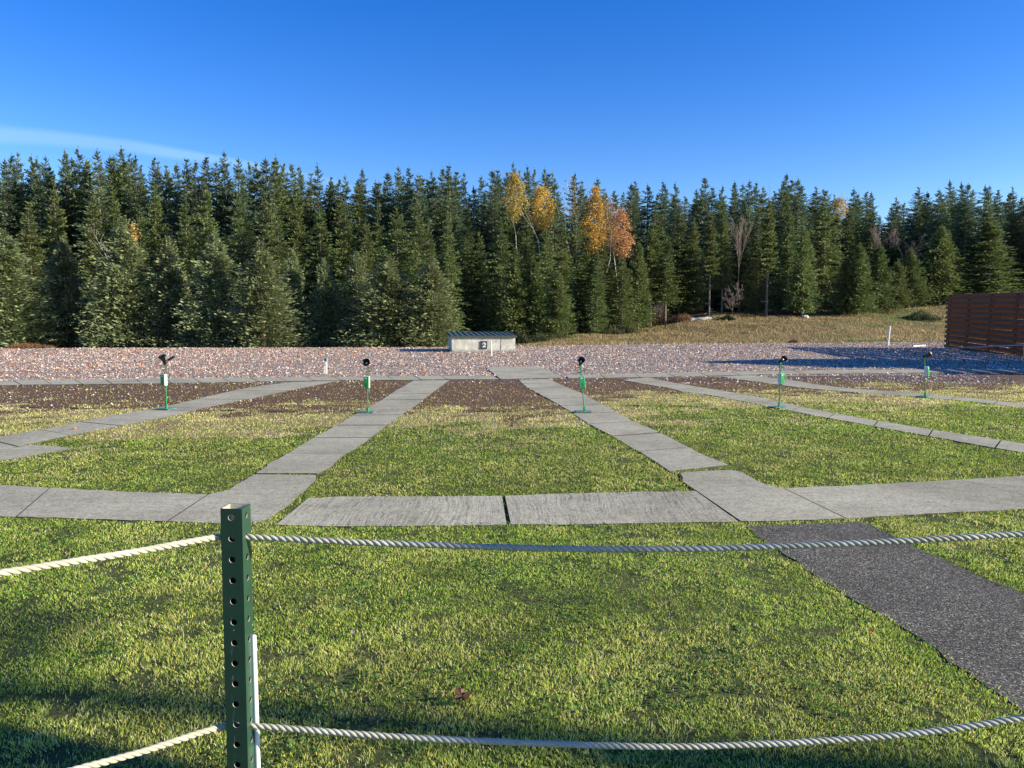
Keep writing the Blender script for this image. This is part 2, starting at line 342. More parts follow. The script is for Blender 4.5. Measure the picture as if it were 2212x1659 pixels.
# ------------------------------------------------------------------ concrete paths, traced on the ground plane
def crop4(p): return gp(p[0] / 3, 713.2 + p[1] / 3)
def crop5(p): return gp(737.3 + p[0] / 3, 713.2 + p[1] / 3)
def crop6(p): return gp(1474.7 + p[0] / 3, 713.2 + p[1] / 3)
def disp(p): return gp(*p)
def resample(pl, n):
    pl = [Vector(p) for p in pl]; d = [0]
    for i in range(1, len(pl)): d.append(d[-1] + (pl[i] - pl[i - 1]).length)
    out = []
    for k in range(n + 1):
        s = d[-1] * k / n; i = max(j for j in range(len(d)) if d[j] <= s + 1e-9); i = min(i, len(pl) - 2)
        q = (s - d[i]) / max(1e-9, d[i + 1] - d[i]); out.append(pl[i].lerp(pl[i + 1], q))
    return out
exclude = []           # polygons where no grass or shard grows
def strip(mb, A, B, slabs, gap, ztop, sub=6, jit=.012, seed=1):
    rr = random.Random(seed); n = slabs * sub * 2
    a = resample(A, n); b = resample(B, n); per = sub * 2
    exclude.append([p.to_2d() for p in a] + [p.to_2d() for p in b[::-1]])
    ja = [Vector((rr.uniform(-jit, jit), rr.uniform(-jit, jit), 0)) for _ in a]; jb = [Vector((rr.uniform(-jit, jit), rr.uniform(-jit, jit), 0)) for _ in a]
    for k in range(slabs):
        dz = rr.uniform(-.003, .003); idx = list(range(k * per, (k + 1) * per + 1)); pa = []; pb = []
        for j, i in enumerate(idx):
            qa, qb = a[i] + ja[i], b[i] + jb[i]
            if j == 0: d = (a[i + 1] - a[i]).normalized() * gap / 2; d2 = (b[i + 1] - b[i]).normalized() * gap / 2; qa = a[i] + d; qb = b[i] + d2
            if j == len(idx) - 1: d = (a[i] - a[i - 1]).normalized() * gap / 2; d2 = (b[i] - b[i - 1]).normalized() * gap / 2; qa = a[i] - d; qb = b[i] - d2
            pa.append(qa); pb.append(qb)
        m = len(pa); vs = []
        for q in (pa, pb):
            for p in q: vs.append((p.x, p.y, ztop + dz))
        for q in (pa, pb):
            for p in q: vs.append((p.x, p.y, -.09))
        fs = [(i, i + 1, m + i + 1, m + i) for i in range(m - 1)]
        mb.add(vs, fs); fs = [(i, 2 * m + i, 2 * m + i + 1, i + 1) for i in range(m - 1)] + [(m + i, m + i + 1, 3 * m + i + 1, 3 * m + i) for i in range(m - 1)]
        fs += [(0, m, 3 * m, 2 * m), (m - 1, 2 * m - 1, 4 * m - 1, 3 * m - 1)]
        mb.add(vs, fs, 1)
P = MB(); PB = MB()
# near strip left of the second walkway
strip(P, [disp((-420, 1015)), crop4((0, 1005)), crop4((400, 1030)), crop4((750, 1048)), crop4((1100, 1060)), crop4((1350, 1068))],
      [disp((-560, 1096)), crop4((0, 1210)), crop4((500, 1225)), crop4((900, 1237)), crop4((1050, 1240)), crop4((1085, 1242))], 3, .014, .006, seed=3)
strip(P, [crop4((1350, 1068)), crop4((1470, 1042)), crop4((1600, 965)), crop4((1650, 937))][::-1], [crop4((1085, 1242)), crop4((1430, 1255)), crop4((1640, 1272)), crop4((1700, 1250)), crop4((1850, 1150)), crop4((1900, 1105)), crop4((2060, 960)), crop4((2045, 941))][::-1], 1, .014, .006, seed=4)
# second walkway
strip(P, [crop4((1655, 934)), crop4((1760, 860)), crop4((1900, 780)), crop4((2000, 715)), crop5((0, 600)), crop5((140, 520)), crop5((260, 455)), crop5((350, 395)), crop5((470, 327))],
      [crop4((2052, 935)), crop4((2140, 890)), crop5((0, 825)), crop5((130, 745)), crop5((250, 655)), crop5((390, 550)), crop5((480, 490)), crop5((600, 400)), crop5((700, 324))], 10, .045, .006, sub=3, seed=5)
# near strip between second and third walkways, and on to the right
strip(PB, [crop4((1990, 1090)), crop5((0, 1080)), crop5((400, 1080)), crop5((1049, 1075))], [crop4((1780, 1262)), crop5((0, 1275)), crop5((700, 1270)), crop5((1080, 1262))], 1, .022, .006, seed=6)
strip(PB, [crop5((1054, 1075)), crop5((1500, 1060)), crop5((2000, 1050)), crop6((90, 1045))], [crop5((1092, 1262)), crop5((1500, 1262)), crop5((2212, 1250)), crop6((370, 1245))], 1, .018, .006, seed=7)
strip(P, [crop6((92, 1046)), crop6((0, 980)), crop6((-20, 925)), crop6((370, 908)), crop6((450, 965)), crop6((580, 1020)), crop6((655, 1030))],
      [crop6((372, 1243)), crop6((420, 1245)), crop6((700, 1238)), crop6((900, 1233)), crop6((1060, 1225))], 1, .016, .006, seed=8)
strip(P, [crop6((658, 1030)), crop6((800, 1020)), crop6((1100, 1010)), crop6((1500, 985)), crop6((1800, 970)), crop6((2212, 945)), crop6((3200, 880))],
      [crop6((1063, 1225)), crop6((1550, 1195)), crop6((2212, 1160)), crop6((3300, 1100)), crop6((4300, 1020))], 5, .010, .006, seed=9)
# third walkway
strip(P, [crop5((1148, 322)), crop5((1200, 370)), crop5((1350, 450)), crop5((1500, 535)), crop5((1600, 610)), crop5((1780, 700)), crop5((1950, 800)), crop5((2130, 920))],
      [crop5((1350, 318)), crop5((1400, 345)), crop5((1560, 410)), crop5((1650, 460)), crop5((1780, 530)), crop5((1900, 600)), crop5((2050, 660)), crop6((0, 740)), crop6((150, 820)), crop6((305, 880))], 10, .045, .006, sub=3, seed=10)
# fourth walkway
strip(P, [crop5((1980, 307)), crop5((2100, 330)), crop6((0, 352)), crop6((300, 400)), crop6((470, 430)), crop6((640, 467)), crop6((800, 503)), crop6((1100, 560)), crop6((1400, 612)), crop6((1700, 660)), crop6((2000, 705)), crop6((2212, 740)), crop6((3200, 905))],
      [crop5((1820, 324)), crop5((1950, 347)), crop5((2100, 372)), crop6((0, 398)), crop6((200, 425)), crop6((400, 465)), crop6((600, 503)), crop6((900, 562)), crop6((1300, 636)), crop6((1700, 708)), crop6((2000, 762)), crop6((2212, 797)), crop6((3200, 980))], 13, .024, .006, sub=3, seed=11)
# fifth walkway
strip(P, [crop6((430, 291)), crop6((700, 325)), crop6((850, 350)), crop6((1050, 375)), crop6((1300, 393)), crop6((1500, 407)), crop6((1700, 428)), crop6((2000, 455)), crop6((2212, 478)), crop6((3000, 560))],
      [crop6((250, 303)), crop6((450, 332)), crop6((700, 366)), crop6((900, 387)), crop6((1200, 410)), crop6((1500, 432)), crop6((1800, 458)), crop6((2212, 502)), crop6((3000, 592))], 12, .02, .006, sub=3, seed=12)
# first walkway
strip(P, [crop4((1900, 337)), crop4((1700, 360)), crop4((1500, 395)), crop4((1250, 455)), crop4((1100, 490)), crop4((900, 524)), crop4((700, 562)), crop4((500, 600)), crop4((300, 642)), crop4((0, 692)), crop4((-500, 775))],
      [crop5((-10, 327)), crop4((2060, 356)), crop4((1900, 386)), crop4((1700, 430)), crop4((1500, 470)), crop4((1300, 510)), crop4((1150, 550)), crop4((900, 602)), crop4((700, 637)), crop4((500, 675)), crop4((300, 717)), crop4((180, 745)), crop4((-300, 850))], 12, .024, .006, sub=3, seed=13)
strip(P, [crop4((190, 748)), crop4((330, 754)), crop4((465, 768))], [crop4((-300, 852)), crop4((-60, 862)), crop4((300, 800)), crop4((464, 770))], 1, .0, .008, seed=14)
# far cross strip on the sixteen yard line
strip(P, [crop4((-900, 335)), crop4((0, 330)), crop4((600, 322)), crop4((1000, 316)), crop4((1500, 311)), crop4((2200, 305)), crop5((400, 300)), crop5((930, 297)), crop5((980, 297))],
      [crop4((-900, 372)), crop4((0, 360)), crop4((500, 354)), crop4((1000, 349)), crop4((1500, 340)), crop4((1870, 334)), crop5((0, 327)), crop5((470, 325)), crop5((1025, 320))], 22, .022, .016, sub=2, seed=15)
strip(P, [crop5((930, 242)), crop5((1290, 240))], [crop5((1030, 321)), crop5((1448, 312))], 1, .02, .018, seed=16)
strip(P, [crop5((1452, 294)), crop5((1700, 288)), crop5((2000, 283)), crop6((0, 276)), crop6((500, 268)), crop6((900, 262)), crop6((1300, 259)), crop6((1800, 257)), crop6((2212, 260)), crop6((3200, 268))],
      [crop5((1470, 315)), crop5((1700, 312)), crop5((2000, 308)), crop6((0, 303)), crop6((500, 291)), crop6((900, 286)), crop6((1300, 283)), crop6((1800, 275)), crop6((2212, 273)), crop6((3200, 282))], 18, .022, .016, sub=2, seed=17)
MEDGE = mat('dirt_stained_edge', (.07, .06, .04), .95)
tag(P.build('concrete_path', [MCON, MEDGE]), kind='structure'); tag(PB.build('broomed_concrete_path', [MBROOM, MEDGE]), kind='structure')
# asphalt path
A_ = MB()
strip(A_, [disp((1613, 1137)), disp((1648, 1170)), disp((1691, 1193)), disp((1728, 1218)), disp((1758, 1244)), disp((1801, 1268)), disp((1870, 1308)), disp((1930, 1342)), disp((1985, 1372)), disp((2045, 1424)), disp((2120, 1472)), disp((2212, 1537)), disp((2600, 1740))],
      [disp((1858, 1127)), disp((1908, 1147)), disp((1968, 1177)), disp((2041, 1210)), disp((2108, 1240)), disp((2168, 1264)), disp((2260, 1302)), disp((2700, 1440))], 1, 0, .003, sub=14, jit=.014, seed=20)
tag(A_.build('asphalt_path', [MASP, MEDGE]), kind='structure')

# ------------------------------------------------------------------ lawn grass (uncountable)
def blocked(x, y, shrink=0.0):
    m = np.zeros(len(x), bool)
    for k, poly in enumerate(exclude): m |= in_poly(x, y, poly)
    return m
def lawn(seed, y0, y1, dens, hgt, wid, name_seg):
    r = np.random.default_rng(seed); out = []
    yy = y0
    PX = []; 
    while yy < y1:
        st = .5; hw = .69 * (yy + st) + .35; n = int(2 * hw * st * dens(yy)); PX.append(np.stack([r.uniform(-hw, hw, n), r.uniform(yy, yy + st, n)], 1)); yy += st
    p = np.concatenate(PX); x, y = p[:, 0], p[:, 1]
    jx = r.normal(0, .02, len(x)); jy = r.normal(0, .02, len(x))
    k = ~blocked(x + jx, y + jy); x = x[k]; y = y[k]
    # thin out towards bare soil
    n1 = (fbm(x * .55, y * .55, 11) - .5) * 5; sb = soil_at(x, y); n1 = n1 + (fbm(x * 1.7, y * 2.6, 12) - .5) * 6.5; S = sstep(-1.3, 2.4, y + n1 - sb + (vnoise(x * 3, y * 3, 4) - .5) * 2.5)
    ST = sstep(-2.2, .4, y + n1 * .8 + (vnoise(x * 2.5, y * 2.5, 9) - .5) * 2 - (sb - 1.7))
    keep = r.random(len(x)) > S * .86; 
    th = vnoise(x * 7, y * 7, 31) * .6 + vnoise(x * 19, y * 19, 32) * .4            # little bare dips
    keep &= r.random(len(x)) < np.clip((th - .22) * 5.5, .10, 1)
    x, y, S, ST, th = x[keep], y[keep], S[keep], ST[keep], th[keep]; n = len(x)
    big = fbm(x * .9, y * .9, 41); mid = fbm(x * 4.5, y * 4.5, 42); clump = vnoise(x * 24, y * 24, 43)
    h = hgt(y) * (.45 + .75 * mid + .45 * clump) * r.uniform(.55, 1.2, n)
    wd = wid(y) * r.uniform(.7, 1.3, n)
    ang = r.uniform(0, 2 * np.pi, n); fl = vnoise(x * 6, y * 6, 51) * 2 * np.pi * 1.5
    lean = r.uniform(.15, .95, n); la = np.where(r.random(n) < .3, fl, r.uniform(0, 2 * np.pi, n))
    lx, ly = np.cos(la) * lean * h, np.sin(la) * lean * h
    wx, wy = np.cos(ang) * wd / 2, np.sin(ang) * wd / 2; z0 = terrain(x, y) - .008
    V = np.empty((n, 5, 3))
    V[:, 0] = np.stack([x - wx, y - wy, z0], 1); V[:, 1] = np.stack([x + wx, y + wy, z0], 1)
    V[:, 2] = np.stack([x - wx * .8 + lx * .38, y - wy * .8 + ly * .38, z0 + h * .6], 1); V[:, 3] = np.stack([x + wx * .8 + lx * .38, y + wy * .8 + ly * .38, z0 + h * .6], 1)
    V[:, 4] = np.stack([x + lx, y + ly, z0 + h * .92], 1)
    b = np.arange(n)[:, None] * 5
    F = np.concatenate([b + [0, 1, 3], b + [0, 3, 2], b + [2, 3, 4]], 1).reshape(-1, 3)
    q = r.random(n); yel = np.clip((big - .36) * 2.6 + (mid - .5) * 2.2, 0, 1) 
    C = np.empty((n, 3)); g0 = np.array([.11, .19, .025]); g1 = np.array([.27, .36, .05]); y0c = np.array([.44, .44, .10]); s0 = np.array([.66, .55, .27]); br = np.array([.24, .16, .075])
    C[:] = g0 + (g1 - g0) * r.random(n)[:, None]
    yy_ = r.random(n) < .14 + .42 * yel; C[yy_] = (y0c * r.uniform(.75, 1.15, (n, 1)))[yy_]
    ss = r.random(n) < .045 + .16 * yel ** 2 + .55 * ST; C[ss] = (s0 * r.uniform(.55, 1.1, (n, 1)))[ss]
    bb = r.random(n) < .03 + .6 * S; C[bb] = br
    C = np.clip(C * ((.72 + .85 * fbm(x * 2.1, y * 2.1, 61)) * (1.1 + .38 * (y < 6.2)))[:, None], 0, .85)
    return V.reshape(-1, 3), F, np.repeat(C, 5, 0)
parts = [lawn(1, 2.2, 6.2, lambda d: 16500 * min(1, (3.2 / (d + .25)) ** 1.25), lambda y: .0205 + y * 0, lambda y: .0030 + np.clip(y - 3, 0, 9) * .0006, 0),
         lawn(2, 6.2, 10.2, lambda d: 5200 * (6.5 / (d + .25)) ** 1.5, lambda y: .021 + y * 0, lambda y: .0062 + np.clip(y - 6, 0, 9) * .0009, 0),
         lawn(3, 10.2, 19.5, lambda d: 1900 * (10.2 / (d + .25)) ** 1.3, lambda y: .026 + y * 0, lambda y: .0098 + np.clip(y - 10, 0, 9) * .0011, 0)]
off = 0; Vs = []; Fs = []; Cs = []
for V_, F_, C_ in parts: Vs.append(V_); Fs.append(F_ + off); Cs.append(C_); off += len(V_)
print('grass verts', off)
tag(link('lawn_grass', np_mesh('lawn_grass', np.concatenate(Vs), np.concatenate(Fs), col=np.concatenate(Cs)), MBL), 'short mown lawn grass between the concrete paths, green with yellow straw patches', 'grass', kind='stuff')

r = np.random.default_rng(77); n = 26000; y = 2.3 + 3.6 * r.random(n) ** 1.2; x = r.uniform(-1, 1, n) * (.69 * y + .3); k = (fbm(x * 3.1, y * 3.1, 91) > .56) & ~blocked(x, y); x, y = x[k], y[k]; n = len(x)
s_ = r.uniform(.004, .008, n); a = r.uniform(0, 6.28, n); tl = r.normal(0, .45, (n, 2)); V = []
for k in range(6): th_ = a + k * math.pi / 3; V.append(np.stack([x + np.cos(th_) * s_, y + np.sin(th_) * s_, .016 + (np.cos(th_) * tl[:, 0] + np.sin(th_) * tl[:, 1]) * s_ + vnoise(x * 40, y * 40) * .012], 1))
V = np.stack(V, 1); C = np.array([.07, .15, .03]) * r.uniform(.6, 1.9, (n, 1))
tag(link('clover', np_mesh('clover', V.reshape(-1, 3), np.arange(n * 6).reshape(-1, 6), col=np.repeat(C, 6, 0)), MBL), 'dark clover leaves scattered in patches through the near lawn', 'clover', kind='stuff')

# ------------------------------------------------------------------ shards of broken clay targets (uncountable)
def shards(seed):
    r = np.random.default_rng(seed); PX = []; yy = 11.0
    while yy < 58:
        st = 1.0; hw = .69 * (yy + st) + 1.2; d = 30 if yy < 19 else (260 if yy < 34 else 190); n = int(2 * hw * st * d)
        PX.append(np.stack([r.uniform(-hw, hw, n), r.uniform(yy, yy + st, n)], 1)); yy += st
    p = np.concatenate(PX); x, y = p[:, 0], p[:, 1]; k = ~blocked(x, y); k |= r.random(len(x)) < .012; x = x[k]; y = y[k]
    n1 = (fbm(x * .55, y * .55, 11) - .5) * 5; n1 = n1 + (fbm(x * 1.7, y * 2.6, 12) - .5) * 6.5; S = sstep(-.8, .8, y + n1 - soil_at(x, y)); G = y > arc_y(x); g = np.interp(x, GX, GY)
    side = np.where(x < -5, 1.0, np.where(x > 6.5, .9, .28))
    pr = np.where(G, np.where(y < g, .25 + .9 * sstep(.3, .6, fbm(x * .5, y * 1.1, 77)), .015 * (y < g + 3)), S * side * .7 * (.25 + 1.2 * sstep(.35, .65, fbm(x * .7, y * 1.4, 78))) + .004)
    pr = np.where(G & (y < g), pr * (1 - .55 * ((vnoise(x * 1.1, y * 2.2, 8) < .22))), pr)
    k = r.random(len(x)) < pr; x, y, G = x[k], y[k], G[k]; n = len(x)
    s = r.uniform(.009, .025, n) * np.where(y > 34, 1.25, 1.0) * np.where(G, 1, .8)
    a = r.uniform(0, 2 * np.pi, n); tx = r.normal(0, .36, n); ty = r.normal(0, .36, n)
    q = np.array([[-1, -.7], [.8, -.9], [1.1, .6], [-.6, .9]])[None] * r.uniform(.6, 1.25, (n, 4, 2)) * s[:, None, None]
    ca, sa = np.cos(a)[:, None], np.sin(a)[:, None]; qx = q[..., 0] * ca - q[..., 1] * sa; qy = q[..., 0] * sa + q[..., 1] * ca
    qz = qx * tx[:, None] + qy * ty[:, None]; qz = qz - qz.min(1)[:, None] + terrain(x, y)[:, None] - .002
    cen = np.stack([qx.mean(1) + x, qy.mean(1) + y, qz.mean(1) + s * r.uniform(.08, .3, n)], 1)
    V = np.concatenate([np.stack([qx + x[:, None], qy + y[:, None], qz], 2), cen[:, None]], 1).reshape(-1, 3)
    b = np.arange(n)[:, None] * 5; F = np.concatenate([b + [0, 1, 4], b + [1, 2, 4], b + [2, 3, 4], b + [3, 0, 4]], 1).reshape(-1, 3)
    pal = np.array([[.62, .20, .09], [.60, .42, .33], [.60, .50, .44], [.78, .73, .64], [.38, .34, .32], [.05, .045, .05], [.62, .44, .20], [.42, .40, .38], [.58, .34, .27]])
    red = sstep(8, -14, x) * .55 + .25 * sstep(40, 46, y)
    w0 = np.array([.09, .15, .22, .17, .14, .08, .05, .07, .03]); w1 = np.array([.20, .26, .12, .10, .08, .05, .06, .03, .10]); w2 = np.array([.04, .05, .22, .33, .17, .06, .04, .08, .01])
    W = w0[None] * (1 - red[:, None]) + w1[None] * red[:, None]; W = np.where(G[:, None], W, w2[None]); W = np.cumsum(W / W.sum(1, keepdims=True), 1)
    ci = (r.random(n)[:, None] > W).sum(1).clip(0, 8); C = pal[ci] * r.uniform(.7, 1.2, (n, 1)); C = C * .9 + C.mean(1, keepdims=True) * np.array([.14, .10, .06]); C = np.clip(C * 1.12, 0, .85)
    return V, F, np.repeat(C, 5, 0)
V_, F_, C_ = shards(5); print('shards', len(V_) // 5)
tag(link('broken_clay_targets', np_mesh('broken_clay_targets', V_, F_, col=C_), MSH), 'pink, orange, white and grey shards of broken clay targets covering the field', 'debris', kind='stuff')

# ------------------------------------------------------------------ trap house
WALL = mat('painted_block_wall', (.7, .66, .56), .85); t = NT(WALL); v = t.coord()
c = t.ramp(t.noise(v, 2.2, 6, .65, dist=.8), [(.32, (.40, .36, .28)), (.5, (.62, .58, .48)), (.66, (.72, .69, .62))])
c = t.mix(t.ramp(t.noise(v, 5, 5, .7, dist=1.5), [(.5, (0, 0, 0)), (.62, (.6, .6, .6))]), c, (.44, .42, .37))
sz = t.n('ShaderNodeSeparateXYZ'); t.l(v, sz.inputs[0]); low = t.ramp(t.math('ADD', sz.outputs[2], t.math('MULTIPLY', t.noise(v, 3.5, 4), .25)), [(.12, (1, 1, 1)), (.28, (0, 0, 0))])
c = t.mix(low, c, (.30, .275, .22)); t.base(c); t.bump(t.noise(v, 12, 5, .7), .5, .012)
ROOF = speckled('green_metal_roof', (.050, .080, .062), (.075, .115, .090), 3, .6, .05, .002, 0)
FASC = mat('dark_green_trim', (.055, .075, .045), .6)
SIGN = mat('charcoal_sign', (.035, .037, .042), .6); WHITE = mat('white_paint', (.8, .8, .78), .6); BLACK = mat('black_paint', (.006, .006, .007), .5)
th = empty('trap_house', gp(1045, 759.8), (0, 0, R(8)))
tag(th, 'low cream concrete trap house with green metal roof and the number 2', 'trap house')
Wd, Dp, Hh = 3.16, 3.0, .70
m = MB()
nxx = 24                                        # front wall subdivided, slightly uneven
for (p0, p1) in (((-Wd / 2, 0), (Wd / 2, 0)), ((Wd / 2, 0), (Wd / 2, Dp)), ((Wd / 2, Dp), (-Wd / 2, Dp)), ((-Wd / 2, Dp), (-Wd / 2, 0))):
    vs = []; rr = random.Random(3)
    for i in range(nxx + 1):
        for j in range(7):
            q = i / nxx; xx = p0[0] + (p1[0] - p0[0]) * q; yy = p0[1] + (p1[1] - p0[1]) * q; o_ = rr.uniform(-.005, .005) if 0 < i < nxx else 0
            nx_, ny_ = (p1[1] - p0[1]), -(p1[0] - p0[0]); ln = math.hypot(nx_, ny_)
            top = Hh + .13 * (yy / Dp); vs.append((xx + nx_ / ln * o_, yy + ny_ / ln * o_, -.1 + (top + .1) * j / 6))
    m.add(vs, [(i * 7 + j, (i + 1) * 7 + j, (i + 1) * 7 + j + 1, i * 7 + j + 1) for i in range(nxx) for j in range(6)])
m.build('wall', WALL, th)
# a settling crack down the front
m = MB(); cx_ = -Wd / 2 + Wd * .775; pts = [(0, .71), (-.012, .62), (.006, .52), (-.03, .40), (-.012, .31), (-.026, .2), (-.022, .1), (-.02, 0)]
for i in range(len(pts) - 1):
    a, b = pts[i], pts[i + 1]; wdt = .011
    m.add([(cx_ + a[0] - wdt, -.009, a[1]), (cx_ + a[0] + wdt, -.009, a[1]), (cx_ + b[0] + wdt, -.009, b[1]), (cx_ + b[0] - wdt, -.009, b[1])], [(0, 3, 2, 1)])
m.build('crack', mat('crack_shadow_rust', (.07, .04, .025), .9), th)
# roof
sl_ = math.atan2(.13, Dp); rot = Matrix.Rotation(sl_, 3, 'X'); ov = .085; RW, RD = Wd + 2 * ov, Dp + 2 * ov
def rf(xq, yq, zq): p = rot @ Vector((xq, yq, zq)); return (p.x, p.y - ov, p.z + Hh + .10)
m = MB(); prof = []; nr = 12; pw = RW / nr
for k in range(nr):
    x0_ = -RW / 2 + k * pw; prof += [(x0_, .035), (x0_ + .035, .035), (x0_ + .06, .0), (x0_ + pw - .025, .0)]
prof.append((RW / 2 - .03, .0)); prof.append((RW / 2, .035))
vs = [rf(a, 0, b) for a, b in prof] + [rf(a, RD, b) for a, b in prof] + [rf(a, 0, b - .012) for a, b in prof] + [rf(a, RD, b - .012) for a, b in prof]; k = len(prof)
m.add(vs, [(i, i + 1, k + i + 1, k + i) for i in range(k - 1)] + [(2 * k + i, 3 * k + i, 3 * k + i + 1, 2 * k + i + 1) for i in range(k - 1)] + [(i, 2 * k + i, 2 * k + i + 1, i + 1) for i in range(k - 1)])
ro = m.build('roof', ROOF, th)
m = MB(); m.box((0, -ov + .012, Hh + .045), (RW, .028, .085)); m.box((0, Dp + ov - .012, Hh + .13 + .05), (RW, .028, .085))
for s_ in (-1, 1): m.box((s_ * (RW / 2 - .016), Dp / 2, Hh + .117), (.03, RD - .06, .085), rot)
m.build('fascia', FASC, th)
sg = MB(); sg.box((0, -.022, .335), (.335, .024, .39), bev=.004); sg = sg.build('number_sign', SIGN, th); sg.location = (0, 0, 0)
def two(mb, ox, oz, s, y_, mi=0):
    pts = []; 
    for k in range(15):                         # bowl of the 2, heavy on the right
        a = math.radians(172 - k * 15.5); wt = .055 + .085 * max(0, math.cos(a * .9 - .3)) ; pts.append((.27 * math.cos(a), .62 + .25 * math.sin(a), wt, a))
    L_, R_ = [], []
    for (px_, pz_, wt, a) in pts: L_.append((px_ * 1.0 + math.cos(a) * wt, pz_ + math.sin(a) * wt)); R_.append((px_ - math.cos(a) * wt, pz_ - math.sin(a) * wt))
    L_ += [(.20, .42), (.02, .20), (.02, .17)]; R_ += [(.03, .42), (-.18, .22), (-.32, .06)]
    for i in range(len(L_) - 1):
        q = [L_[i], R_[i], R_[i + 1], L_[i + 1]]; mb.add([(ox + a * s, y_, oz + b * s) for a, b in q], [(0, 1, 2, 3)], mi)
    mb.add([(ox + a * s, y_ - .0006, oz + b * s) for a, b in [(-.34, .0), (.36, .0), (.38, .26), (.30, .26), (.26, .17), (-.25, .17)]], [(0, 1, 2, 3, 4, 5)], mi)
    c0 = (-.25, .62); mb.add([(ox + (c0[0] + .085 * math.cos(a)) * s, y_ - .0012, oz + (c0[1] + .085 * math.sin(a)) * s) for a in [i * math.pi / 5 for i in range(10)]], [tuple(range(10))], mi)
m = MB(); two(m, -.008, .215, .245, -.0362, 1); two(m, .006, .222, .245, -.0395, 0); m.build('digit', [WHITE, BLACK], sg)

# ------------------------------------------------------------------ microphone stands
MGRN = mat('green_powder_coat', (.02, .27, .08), .32, .1); MGRD = mat('green_front_panel', (.015, .30, .085), .28); MGREY = mat('pale_grey_case', (.55, .57, .56), .45)
MPLT = speckled('worn_green_plate', (.05, .20, .14), (.16, .30, .26), 9, .35); MBLK = mat('black_plastic', (.006, .006, .007), .32); MCONE = mat('white_driver', (.75, .75, .75), .4); MSTEEL = mat('zinc_bracket', (.5, .5, .5), .35, .8)
def mic_stand(base, rz, leanx, horn, label, extra=False, loops=1):
    t_ = empty('microphone_stand', base, (0, 0, 0)); tag(t_, label, 'microphone stand', 'green microphone stands on the walkways')
    r0 = Matrix.Rotation(rz, 3, 'Z'); rl = Matrix.Rotation(-leanx, 3, 'Y')
    m = MB(); m.box((-.02, .02, .009), (.29, .21, .012), r0, bev=.003); m.build('base_plate', MPLT, t_)
    m = MB(); m.box(rl @ Vector((0, 0, .05)), (.036, .036, .078), rl @ r0, bev=.004); m.build('socket', MGRN, t_)
    m = MB(); m.tube([rl @ Vector((0, 0, .08)), rl @ Vector((0, 0, .80))], .0095, 10); m.tube([rl @ Vector((0, 0, .40)), rl @ Vector((0, 0, .43))], .014, 10, 0); m.build('pole', MGRN, t_)
    R2 = rl @ r0; cc = rl @ Vector((0, 0, .525)) + r0 @ Vector((0, -.035, 0))
    m = MB(); m.box(cc, (.092, .066, .20), R2, bev=.004); m.box(cc + R2 @ Vector((0, .0, -.106)), (.03, .03, .012), R2, mi=1); bx_ = m.build('control_box', [MGREY, MBLK], t_)
    m = MB(); m.box(cc + R2 @ Vector((0, -.036, 0)), (.086, .008, .194), R2, bev=.003); fp = m.build('front_panel', MGRD, bx_)
    m = MB(); m.box(cc + R2 @ Vector((-.008, -.0412, .068)), (.034, .0022, .013), R2); m.build('label_plate', WHITE, fp)
    m = MB(); m.box(cc + R2 @ Vector((0, -.0412, -.045)), (.015, .0022, .062), R2); m.build('slot', mat('slot_green', (.008, .12, .04), .5), fp)
    top = rl @ Vector((0, 0, .80)); d = Vector(horn).normalized(); q = d.to_track_quat('Z', 'Y').to_matrix(); o_ = top + Vector((0, -.01, .03))
    m = MB(); m.lathe([(.0, -.035), (.024, -.035), (.027, -.03), (.027, .0), (.03, .02), (.034, .05), (.044, .085), (.060, .112), (.068, .120), (.068, .126), (.058, .116), (.040, .085), (.028, .05), (.0, .04)], 28, q, o_)
    hn = m.build('horn_microphone', MBLK, t_)
    m = MB(); m.lathe([(.0, .088), (.014, .084), (.021, .062), (.019, .045), (.0, .045)], 16, q, o_); m.build('driver', MCONE, hn)
    m = MB(); m.tube([top, o_ - d * .03], .009, 8); m.box(top + Vector((0, 0, .006)), (.03, .045, .012), r0, bev=.002); m.build('bracket', MSTEEL, t_)
    m = MB()
    for k in range(loops):
        s_ = (1, -1)[k % 2]; rad = (.036, .046)[k % 2]; c0 = top + Vector((s_ * rad * .8, .0, -.055 - .012 * k)); m.tube([c0 + Vector((math.cos(a) * rad, .006 * math.sin(3 * a), math.sin(a) * rad)) for a in [i * 2 * math.pi / 20 for i in range(21)]], .0032, 6)
    m.tube([rl @ Vector((.012, .0, z_)) + Vector((.004 * math.sin(z_ * 60), 0, 0)) for z_ in np.linspace(.62, .80, 14)], .0035, 6)
    m.build('cable', MBLK, t_)
    if extra:
        m = MB(); rr2 = Matrix.Rotation(R(-28), 3, 'Y'); m.box(o_ + Vector((.125, -.01, .075)), (.13, .055, .032), rr2, bev=.006); m.box(o_ + Vector((.07, 0, .045)), (.09, .012, .012), Matrix.Rotation(R(-15), 3, 'Y')); m.tube([o_ + Vector((.03, 0, 0)), o_ + Vector((.09, 0, .05))], .004, 6); m.tube([o_ + Vector((.175, -.01, .105)), o_ + Vector((.178, -.01, .135))], .0025, 5); m.build('side_unit', MBLK, t_)
    return t_
T = gp(1045, 759.8)
def radial(p): d = (p - T); return math.atan2(d.x, -d.y)
s1 = gp(360, 884, .012); s2 = gp(794, 891, .012); s3 = gp(1263, 890, .012); s4 = gp(1683.5, 880, .012); s5 = gp(1999, 857, .012)
mic_stand(s1, -radial(s1) * -1 * 1.0 * 1.9, R(0), (-.15, -.42, .9), 'green stand with upturned black horn and a second black unit, leftmost of five', True, 2)
mic_stand(s2, radial(s2) * 1.6, R(-.6), (.02, -.93, .30), 'green stand facing the camera on the walkway left of centre, round horn mouth visible', False, 1)
